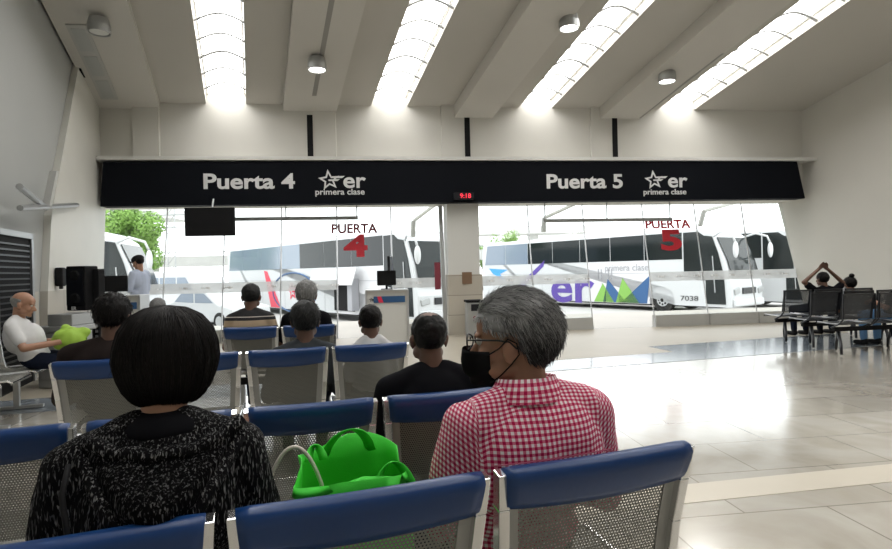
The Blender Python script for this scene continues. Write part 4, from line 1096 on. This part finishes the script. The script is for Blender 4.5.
# red gate numbers on the glass
for (x0, x1, yw, dx0, dx1, dyc, num, lab) in ((331, 377, 229, 344, 368, 247, '4', 'red lettering PUERTA 4 on the left glazing'), (645, 690, 224.5, 661, 682, 241, '5', 'red lettering PUERTA 5 on the right glazing')):
    t = thing('glass_lettering', lab, 'sign', W(at_wall((x0 + x1) / 2, yw, .3)[0], .30, 1.8)); o = V(t.location)
    up = (G(0, 1, 0) - G(0, 0, 0))
    def gp(px, py):
        tt = .3
        for _ in range(4): s, z = at_wall(px, py, tt); tt = LEAN * z / 2.75 - .02
        return W(s, tt, z) - o, s
    c, _ = gp((x0 + x1) / 2, yw); wd = gp(x1, yw)[1] - gp(x0, yw)[1]
    text('word', 'PUERTA', .27, M['red'] if num == '5' else M['maroon'], t, frame_mtx(c, WE, up), .002, .009, wd)
    c, _ = gp((dx0 + dx1) / 2, dyc); wd = gp(dx1, dyc)[1] - gp(dx0, dyc)[1]
    text('numeral', num, .62, M['red'], t, frame_mtx(c, WE, up), .002, .025, wd)
# header rails over the gates
for (xa, xb, y, lab, rods) in ((235, 358, 218.5, 'slim grey rail hung from the fascia in front of the left glazing', (286, 357)), (543, 672, 220, 'slim grey rail hung from the fascia in front of the right glazing', (545, 607, 670))):
    s0, z0 = at_wall(xa, y, .2); s1, z1 = at_wall(xb, y, .2); zz = (z0 + z1) / 2
    t = thing('hanging_rail', lab, 'rail', W(s0, .2, zz)); o = V(t.location)
    obj('bar', prm([W(s0, .18, zz - .035) - o, W(s1, .18, zz - .035) - o, W(s1, .18, zz + .035) - o, W(s0, .18, zz + .035) - o], WN * .05), M['steel'], t)
    for r in rods:
        s = at_wall(r, y, .2)[0]; obj('rod', tb([W(s, .2, zz) - o, W(s, .2, 2.72) - o], .014), M['steel'], t)

# left side equipment
p = at_y(84, 352, 7.4); p.z = 0
k = thing('loudspeaker', 'tall black loudspeaker cabinet standing behind the steel cabinet at left', 'speaker', p, -.1)
obj('plinth', bx((0, 0, .40), (.30, .30, .80)), M['black_matte'], k, bevel=.01)
obj('case', bx((0, 0, 1.19), (.27, .24, .58)), M['black_matte'], k, bevel=.015)
obj('grille', bx((-.01, -.124, 1.21), (.23, .01, .48)), M['black'], k)
for dz in (1.06, 1.36):
    bm = NB(); bmesh.ops.create_cone(bm, cap_ends=True, segments=24, radius1=.08, radius2=.05, depth=.02, matrix=Matrix.Translation((-.01, -.132, dz)) @ Matrix.Rotation(PI / 2, 4, 'X')); obj('driver', bm, M['black_matte'], k)
text('badge', 'ER', .06, M['letters'], k, frame_mtx((-.03, -.124, .93), (1, 0, 0), (0, 0, 1)), .002, .001)
pn = thing('key_panel', 'narrow black pedestal with a row of pale keys beside the black loudspeaker', 'device', p + V((.20, .03, 0)), -.1)
obj('post', bx((0, 0, .72), (.08, .12, 1.44)), M['black_matte'], pn, bevel=.008)
bm = NB()
for j in range(7): obj('key', bx((0, -.063, .55 + .07 * j), (.035, .01, .035)), M['alu'], pn)
p = at_y(66, 352, 6.9); p.z = 0
cb = thing('steel_cabinet', 'low grey steel cabinet beside the left wall, below the loudspeaker', 'cabinet', p, -.1)
obj('body', bx((0, .0, .34), (.40, .40, .66)), M['steel'], cb, bevel=.01); obj('top', bx((0.02, 0, .715), (.46, .44, .07)), M['steel'], cb, bevel=.015)
obj('upper_box', bx((.06, .02, .82), (.32, .36, .14)), M['steel'], cb, bevel=.01)
dr = obj('door', bx((0, -.205, .36), (.34, .015, .50)), M['steel'], cb, bevel=.006); obj('handle', bx((.11, -.222, .46), (.03, .02, .03)), M['chrome'], dr)
pk = on_left(56.5, 277, .11)
dsp = thing('dispenser', 'small black dispenser fixed to the pale left pier', 'dispenser', pk, math.atan2(BD.y, BD.x))
obj('case', bx((0, 0.05, 0), (.17, .10, .27)), M['black_matte'], dsp, bevel=.02); obj('nozzle', bx((-.02, .05, -.15), (.04, .05, .05)), M['black'], dsp, bevel=.01)
# bracket and post on the left wall
b0, b1, b2, b3 = on_left(20, 208, .25), on_left(77, 205, .12), on_left(53, 171, .18), on_left(46, 208, .18)
t = thing('wall_bracket', 'grey metal bracket with a long rod on the left wall', 'bracket', b3)
obj('rod', tb([b0 - b3, b1 - b3], .035), M['steel'], t); obj('post', prm([b2 - b3 + V((-.05, 0, 0)), b2 - b3 + V((.05, 0, 0)), V((.04, 0, 0)), V((-.06, 0, 0))], (0, .05, 0)), M['concrete'], t)
obj('arm', tb([b0 - b3 + V((0, 0, .25)), V((0, 0, 0))], .04), M['steel'], t)
# dark louvred doorway on the left
d0, d1 = on_left(29, 234, .03), on_left(29, 240, .03)
kd = kz(d0)[0]; ztop = d0.z
dr = struct('door_1', prm([lw(kd, 0), lw(kd, ztop), lw(kd + 1.1, ztop), lw(kd + 1.1, 0)], WE * .06), M['black_matte'])
bm = NB()
for (ka, kb, za, zb_) in ((kd, kd + .07, 0, ztop), (kd + 1.03, kd + 1.1, 0, ztop), (kd, kd + 1.1, ztop - .07, ztop)):
    prism(bm, [lw(ka, za), lw(ka, zb_), lw(kb, zb_), lw(kb, za)], WE * .085)
struct('door_frame', bm, M['steel'], dr)
bm = NB(); z = .2
while z < ztop - .12:
    prism(bm, [lw(kd + .1, z), lw(kd + .1, z + .02), lw(kd + 1.0, z + .02), lw(kd + 1.0, z)], WE * .075); z += .07
struct('door_louvres', bm, M['black'], dr)

# ------------------------------------------------------------------ outside: buses
def bus(label, Pf, ang, Ln, Hh=3.65, Wd=2.55, style=5):
    """local +x forward, origin at near front corner on the lane; near side faces -y"""
    t = thing('coach_bus', label, 'bus', (Pf[0], Pf[1], GZ), -ang, 'white coaches at the gates')
    prof = [(-Ln, .35), (-Ln, 3.2), (-Ln + .15, Hh - .12), (-Ln + .5, Hh), (-1.9, Hh + .02), (-1.2, Hh - .08), (-.75, Hh - .38), (-.30, 2.2), (-.12, 1.45), (.0, 1.15), (.02, .60), (-.06, .30)]
    wx = [-3.15, -Ln + 3.6]
    # body outline with wheel arches
    pts = prof[:]
    bot = []
    for cx in wx:
        bot += [(cx + .62, .32)] + [(cx + .62 * math.cos(a), .50 + .62 * math.sin(a)) for a in [PI * k / 12 for k in range(13)]] + [(cx - .62, .32)]
    out = pts + bot; rings = []
    bm = NB()
    for y, dz, dx in ((0, .16, .05), (.05, .06, .02), (.16, 0, 0), (Wd - .16, 0, 0), (Wd - .05, .06, .02), (Wd, .16, .05)):
        rings.append([bm.verts.new((min(x, -dx) if z < 1.5 else x - dx * .5, y, min(z, Hh - dz))) for x, z in out])
    n = len(out)
    for a, b in zip(rings, rings[1:]):
        for k in range(n): bm.faces.new((a[k], a[(k + 1) % n], b[(k + 1) % n], b[k]))
    caps = [bm.faces.new(rings[0]), bm.faces.new(rings[-1][::-1])]; bmesh.ops.triangulate(bm, faces=caps)
    body = obj('body', bm, M['bus_white'], t)
    obj('underbody', bx((-Ln / 2, Wd / 2, .5), (Ln - 1.2, Wd - .5, .5)), M['black_matte'], t)
    for side, y in ((-1, -.012), (1, Wd - .008)):
        zt, zb = Hh - .20, 2.30
        n = 7; x0, x1 = -Ln + .25, -2.1; ww = (x1 - x0) / n
        for i in range(n):
            a, b = x0 + i * ww, x0 + (i + 1) * ww - .035
            m = M['bus_glass_sky'] if (i < 2 and style != 6) or (style == 4 and i < 4) else M['bus_glass']  # rear panes get the glass with the sky reflection in its colour
            zz = zb
            obj('side_window', prm([(a, y, zz), (b, y, zb), (b, y, zt), (a + (.25 if i == 0 else 0), y, zt)], (0, .02, 0)), m, t)
        obj('driver_window', prm([(-2.07, y, 1.55), (-1.45, y, 1.40), (-1.12, y, 1.40), (-1.05, y, 2.3), (-.86, y, 3.05), (-1.4, y, Hh - .22), (-2.07, y, Hh - .22)], (0, .02, 0)), M['bus_glass'], t)
    dm = obj('door', prm([(-1.10, -.03, .42), (-.28, -.03, .42), (-.34, -.03, 1.6), (-.55, -.03, 2.5), (-.80, -.03, 3.2), (-1.10, -.03, 3.25)], (0, .03, 0)), M['bus_glass'], t)
    obj('door_rail', tb([(-.70, -.05, .9), (-.78, -.05, 2.4)], .02), M['alu'], dm)
    # windshield and front
    obj('windshield', prm([(-.055, .12, 1.50), (-.22, .12, 2.2), (-.62, .18, 3.12), (-.62, Wd - .18, 3.12), (-.22, Wd - .12, 2.2), (-.055, Wd - .12, 1.50)], (.03, 0, .0)), M['bus_glass'], t) if False else None
    bm = NB()
    for (xa, za, xb, zb_) in ((-.10, 1.50, -.285, 2.2), (-.285, 2.2, -.70, 3.16)):
        prism(bm, [(xa + .02, .14, za), (xa + .02, Wd - .14, za), (xb + .02, Wd - .14, zb_), (xb + .02, .14, zb_)], (.02, 0, .005))
    ws = obj('windshield', bm, M['bus_glass'], t)
    bm = NB()
    for y in (.7, 1.5): tube(bm, [(-.03, y, 1.52), (-.16, y + .5, 2.0)], .012, 5)
    obj('wiper', bm, M['black_matte'], ws)
    obj('bumper', bx((.02, Wd / 2, .48), (.10, Wd - .1, .28)), M['bus_white'], t, bevel=.04)
    obj('front_grille', bx((.03, Wd / 2, .95), (.05, 1.1, .25)), M['black'], t, bevel=.02)
    for y in (.30, Wd - .30): obj('headlight', bx((.02, y, .95), (.07, .42, .24), Matrix.Rotation(.2, 3, 'X')), M['steel'], t, bevel=.03)
    for y in ((-.18, Wd + .18) if style != 3 else (-.18,)):
        bm = NB(); sg = -1 if y < 0 else 1
        tube(bm, [(-.75, y - sg * .22, 3.2), (-.35, y, 3.35), (.12, y, 3.2), (.22, y, 2.95)], .045, 8); ell(bm, (.24, y, 2.62), (.10, .13, .33)); obj('mirror', bm, M['bus_white'], t, smooth=True)
    for cx in wx:
        for y0 in (.06, Wd - .36):
            bm = NB(); bmesh.ops.create_cone(bm, cap_ends=True, segments=32, radius1=.52, radius2=.52, depth=.30, matrix=Matrix.Translation((cx, y0 + .15, .52)) @ Matrix.Rotation(PI / 2, 4, 'X')); tr = obj('wheel', bm, M['tire'], t, bevel=.03)
            bm = NB(); yy = y0 - .01 if y0 < 1 else y0 + .31
            bmesh.ops.create_cone(bm, cap_ends=True, segments=24, radius1=.28, radius2=.28, depth=.03, matrix=Matrix.Translation((cx, yy, .52)) @ Matrix.Rotation(PI / 2, 4, 'X')); rm = obj('rim', bm, M['alu'], tr)
            bm = NB()
            for j in range(8):
                a = 2 * PI * j / 8; ell(bm, (cx + .19 * math.cos(a), yy - (.015 if y0 < 1 else -.015), .52 + .19 * math.sin(a)), (.05, .012, .05), u=8, v=6)
            ell(bm, (cx, yy - (.03 if y0 < 1 else -.03), .52), (.09, .04, .09), u=12, v=8); obj('hub_holes', bm, M['black_matte'], rm)
    # panel lines on the near side
    bm = NB()
    for z in (1.72,): box(bm, (-Ln / 2 - 1, -.004, z), (Ln - 3, .008, .015))
    for x in [-Ln + 1 + 1.35 * k for k in range(int((Ln - 5) / 1.35))]: box(bm, (x, -.004, 1.0), (.014, .008, 1.3))
    obj('panel_joints', bm, M['bus_grey'], t)
    F_ = lambda x, z: frame_mtx((x, -.012, z), (1, 0, 0), (0, 0, 1))
    if style in (5, 6):
        text('livery_text', 'primera clase', .46, M['bus_grey'], t, F_(-5.0, 1.98), .004, 0, 2.4)
        tri = lambda nm, p, m: obj(nm, prm([(x, -.012, z) for x, z in p], (0, .008, 0)), m, t)
        tri('livery_triangle', [(-6.9, .34), (-5.7, .34), (-6.35, 1.25)], M['bus_green']); tri('livery_triangle', [(-6.35, .34), (-6.05, 1.45), (-5.0, .34)], M['bus_blue'])
        tri('livery_triangle', [(-5.6, .34), (-5.2, 1.5), (-4.3, .34)], M['bus_green']); tri('livery_triangle', [(-5.3, .34), (-3.72, 1.62), (-3.9, .34)], M['bus_blue'])
        if style == 5:
            text('livery_text', 'er', 2.3, M['purple'], t, F_(-8.4, .98), .004, .05, 2.9)
            tri('livery_swoosh', [(-12.6, .9), (-12.2, .8), (-10.3, 2.15), (-10.2, 2.5), (-10.5, 2.3)], M['purple'])
            tri('livery_swoosh', [(-14.9, 2.1), (-13.2, 2.0), (-13.9, 1.75), (-13.4, 1.35), (-14.5, 1.75)], M['bus_sky'])
            text('fleet_number', '7038', .30, M['black'], t, F_(-1.85, .62), .004, .0, .80)
            bm = NB()
            for j in range(4): tube(bm, [(-6.6 + .18 * j + (.25 if j > 1 else 0), -.02, 1.45), (-6.6 + .18 * j + (.25 if j > 1 else 0), -.02, 1.95)], .02, 5)
            obj('air_vents', bm, M['bus_grey'], t)
    if style == 4:
        # white star and er in an oval, red swoosh
        bm = NB(); tube(bm, [(-9.8 + 2.3 * math.cos(a), -.01, 1.15 + .95 * math.sin(a)) for a in [2 * PI * k / 40 for k in range(40)]], .045, 6, closed=True); obj('livery_oval', bm, M['bus_blue'], t)
        star_logo('livery_star', .48, M['bus_red'], t, F_(-9.9, 1.2), .006); text('livery_text', 'er', .95, M['bus_grey'], t, F_(-8.6, 1.15), .004, .02)
        obj('livery_swoosh', prm([(x, -.014, z) for x, z in ((-13.2, 2.25), (-12.8, 2.2), (-11.2, .35), (-12.4, .35))], (0, .008, 0)), M['bus_red'], t)
        obj('luggage_hatch', bx((-5.0, -.03, 1.0), (1.6, .05, 1.1)), M['black_matte'], t); obj('hatch_door', bx((-5.3, -.45, 1.90), (3.6, .06, .75), Matrix.Rotation(-.35, 3, 'X')), M['bus_white'], t, bevel=.02)
        obj('hatch_edge', bx((-4.05, -.18, 1.15), (.35, .35, 1.3)), M['bus_grey'], t, bevel=.02)
    return t
A5 = math.radians(54); d5 = V((math.cos(A5), -math.sin(A5))); n5 = V((math.sin(A5), math.cos(A5)))
B5 = V((11.4, 22.3))
bus('white coach with purple er lettering and fleet number 7038 behind the right glazing', B5, A5, 15.5, style=5)
B6 = B5 + n5 * 4.5 + d5 * 1.2
bus('white coach half hidden behind coach 7038, cut off by the right wall', B6, A5, 13.5, style=6)
bus('white coach with open luggage hatch and red star behind the left glazing', (-1.0, 19.8), math.radians(49), 18.5, style=4)
bus('white coach nose at the far left beside the tree', (-9.9, 18.3), math.radians(-14), 12, style=3)

def car(label, c, ang, prof, Wd, glass, cat='van', nm='van'):
    t = thing(nm, label, cat, (c[0], c[1], GZ), ang)
    bm = NB(); prism(bm, [(x, 0, z) for x, z in prof], (0, Wd, 0)); o = obj('body', bm, M['bus_white'], t); b = o.modifiers.new('b', 'BEVEL'); b.width = .08; b.segments = 3; b.limit_method = 'ANGLE'; b.angle_limit = .3
    for g in glass:
        for y in (-.01, Wd - .01): obj('side_window', prm([(x, y, z) for x, z in g], (0, .02, 0)), M['bus_glass_sky'], t)
    xs = [x for x, z in prof]; 
    for cx in (min(xs) + .85, max(xs) - .85):
        for y in (.0, Wd - .2):
            bm = NB(); bmesh.ops.create_cone(bm, cap_ends=True, segments=24, radius1=.34, radius2=.34, depth=.24, matrix=Matrix.Translation((cx, y + .1, .34)) @ Matrix.Rotation(PI / 2, 4, 'X')); w_ = obj('wheel', bm, M['tire'], t, bevel=.02)
            bm = NB(); bmesh.ops.create_cone(bm, cap_ends=True, segments=20, radius1=.2, radius2=.2, depth=.26, matrix=Matrix.Translation((cx, y + .1, .34)) @ Matrix.Rotation(PI / 2, 4, 'X')); obj('rim', bm, M['alu'], w_)
    return t
vanp = [(-2.5, .3), (-2.5, 1.2), (-2.3, 2.2), (-1.9, 2.3), (1.2, 2.3), (1.9, 1.35), (2.5, 1.15), (2.6, .3)]
car('white van nearest the left end of the coach with the red star', (-13.3, 27), -.5, vanp, 1.9, [[(-2.2, 1.35), (-2.1, 2.0), (-.9, 2.0), (-.9, 1.35)], [(-.8, 1.35), (-.8, 2.0), (.4, 2.0), (.4, 1.35)], [(.5, 1.35), (.5, 2.0), (1.1, 2.0), (1.65, 1.35)]])
car('white van farther back beside the grey footbridge column', (-20.5, 38), -.3, vanp, 1.9, [[(-2.2, 1.35), (-2.1, 2.0), (.4, 2.0), (.4, 1.35)], [(.5, 1.35), (.5, 2.0), (1.1, 2.0), (1.65, 1.35)]])
carp = [(-2.2, .3), (-2.2, .95), (-1.6, 1.05), (-1.0, 1.48), (.5, 1.48), (1.2, 1.0), (2.1, .85), (2.2, .3)]
car('low white car in front of the white vans', (-9.6, 21.5), -.55, carp, 1.75, [[(-1.4, 1.05), (-.95, 1.38), (-.2, 1.38), (-.2, 1.02)], [(-.1, 1.02), (-.1, 1.38), (.45, 1.38), (1.0, 1.02)]], 'car', 'car')

# footbridge and flyover behind
def pxp(px, Y): return (px - CX) / F * Y
t = thing('footbridge', 'pale grey footbridge crossing behind the white vans', 'bridge', (-30, 52, GZ))
obj('deck', bx((20, 0, 3.4), (70, 2.5, .9)), M['concrete'], t); obj('parapet', bx((20, -1.2, 4.2), (70, .12, .10)), M['steel'], t)
for x in (2.5, 16, 30, 46): obj('column', bx((x, 0, 1.5), (1.3, 1.2, 3.2)), M['pale_concrete'], t, bevel=.1)
t = thing('flyover', 'pale concrete flyover at upper left beyond the green tree', 'bridge', (pxp(150, 75), 75, GZ))
obj('deck', bx((-4, 0, 10.2), (17, 6, 1.3)), M['pale_concrete'], t); obj('parapet', bx((-4, -3, 11.1), (17, .2, .6)), M['pale_concrete'], t)
obj('column', bx((-6, 0, 5), (1.6, 1.6, 10)), M['pale_concrete'], t, bevel=.2)
t = thing('flyover', 'pale concrete flyover glimpsed above the rear of coach 7038', 'bridge', (pxp(515, 90), 90, GZ))
obj('deck', bx((2, 0, 8.0), (19, 6, 1.1)), M['pale_concrete'], t); obj('column', bx((3, 0, 4), (1.6, 1.6, 8)), M['pale_concrete'], t, bevel=.2)
# lattice mast
x = pxp(172, 45)
t = thing('lattice_mast', 'thin grey lattice mast right of the green tree', 'mast', (x, 45, GZ))
for dx in (-.3, .3): obj('upright', tb([(dx, 0, 0), (dx, 0, 8.6)], .05, 5), M['steel'], t)
for j in range(10): obj('brace', tb([(-.3, 0, .6 + .8 * j), (.3, 0, 1.4 + .8 * j)], .03, 4), M['steel'], t)
for z in (6.0, 7.0, 8.0): obj('cross_arm', tb([(-1.1, 0, z), (1.1, 0, z)], .05, 4), M['steel'], t)

def tree(label, x, Y, h, r, n, m='leaf'):
    t = thing('tree', label, 'tree', (x, Y, GZ))
    obj('trunk', tb([(0, 0, 0), (.1, 0, h * .3), (-.1, .1, h * .55), (.2, 0, h * .8)], [.28, .22, .16, .06], 8), M['bark'], t, smooth=True)
    bm = NB(); blobs = [(V((random.gauss(0, r * .38), random.gauss(0, r * .38), h * .62 + random.gauss(0, r * .38))), r * random.uniform(.25, .45)) for _ in range(22)]
    for _ in range(n):
        c, br = random.choice(blobs); d = V((random.gauss(0, 1), random.gauss(0, 1), random.gauss(0, 1))).normalized(); p = c + d * br * random.uniform(.75, 1.05)
        s_ = random.uniform(.07, .14); u = V((random.gauss(0, 1), random.gauss(0, 1), random.gauss(0, 1))).normalized(); v_ = u.cross(d).normalized(); u = v_.cross(d)
        u = (u + d * random.uniform(-.6, .6)).normalized()
        vs = [bm.verts.new(p + q) for q in (-u * s_, v_ * s_ * .5, u * s_, -v_ * s_ * .5)]; bm.faces.new(vs)
    obj('foliage', bm, m if not isinstance(m, str) else M[m], t, normals=False)
tree('bright green leafy tree above the coach nose at far left', pxp(131, 36), 36, 6.4, 2.3, 24000)
tree('small pale tree above the rear of coach 7038', pxp(507, 70), 70, 8.5, 2.0, 3500)
tree('yellow-green shrub beside the pillar behind coach 7038', pxp(484, 55), 55, 5.2, 1.4, 2500)

# slim outdoor beam the angled arms hang from
struct('trim_28', prm([W(S0, 1.9, 3.25), W(S1 + 3, 1.9, 3.25), W(S1 + 3, 2.1, 3.25), W(S0, 2.1, 3.25)], (0, 0, .12)), M['pale_concrete'])
# angled lamp brackets outside the glass
for (pts, lab) in ((((413, 237), (413.5, 221), (436, 204)), 'angled white arm outside the left glazing near the pillar'), (((543.5, 232), (544, 218), (577, 203)), 'angled white arm outside the right glazing near the pillar'), (((700, 226), (704, 211), (764, 195)), 'angled white arm outside the right glazing by the right wall')):
    q = [V((0, 0, 0))] * 3
    for i, (x, y) in enumerate(pts):
        s_, z_ = at_wall(x, y, 2.0); q[i] = W(s_, 2.0, z_)
    o = q[2]
    t = thing('canopy_arm', lab, 'bracket', o)
    obj('arm', tb([q[1] - o, q[2] - o], .045, 8), M['offwhite'], t); obj('drop_post', tb([q[0] - o, q[1] - o], .06, 8), M['concrete'], t)
    obj('fixing', tb([V((0, 0, 0)), V((0, 0, 3.27 - q[2].z))], .05, 8), M['concrete'], t)
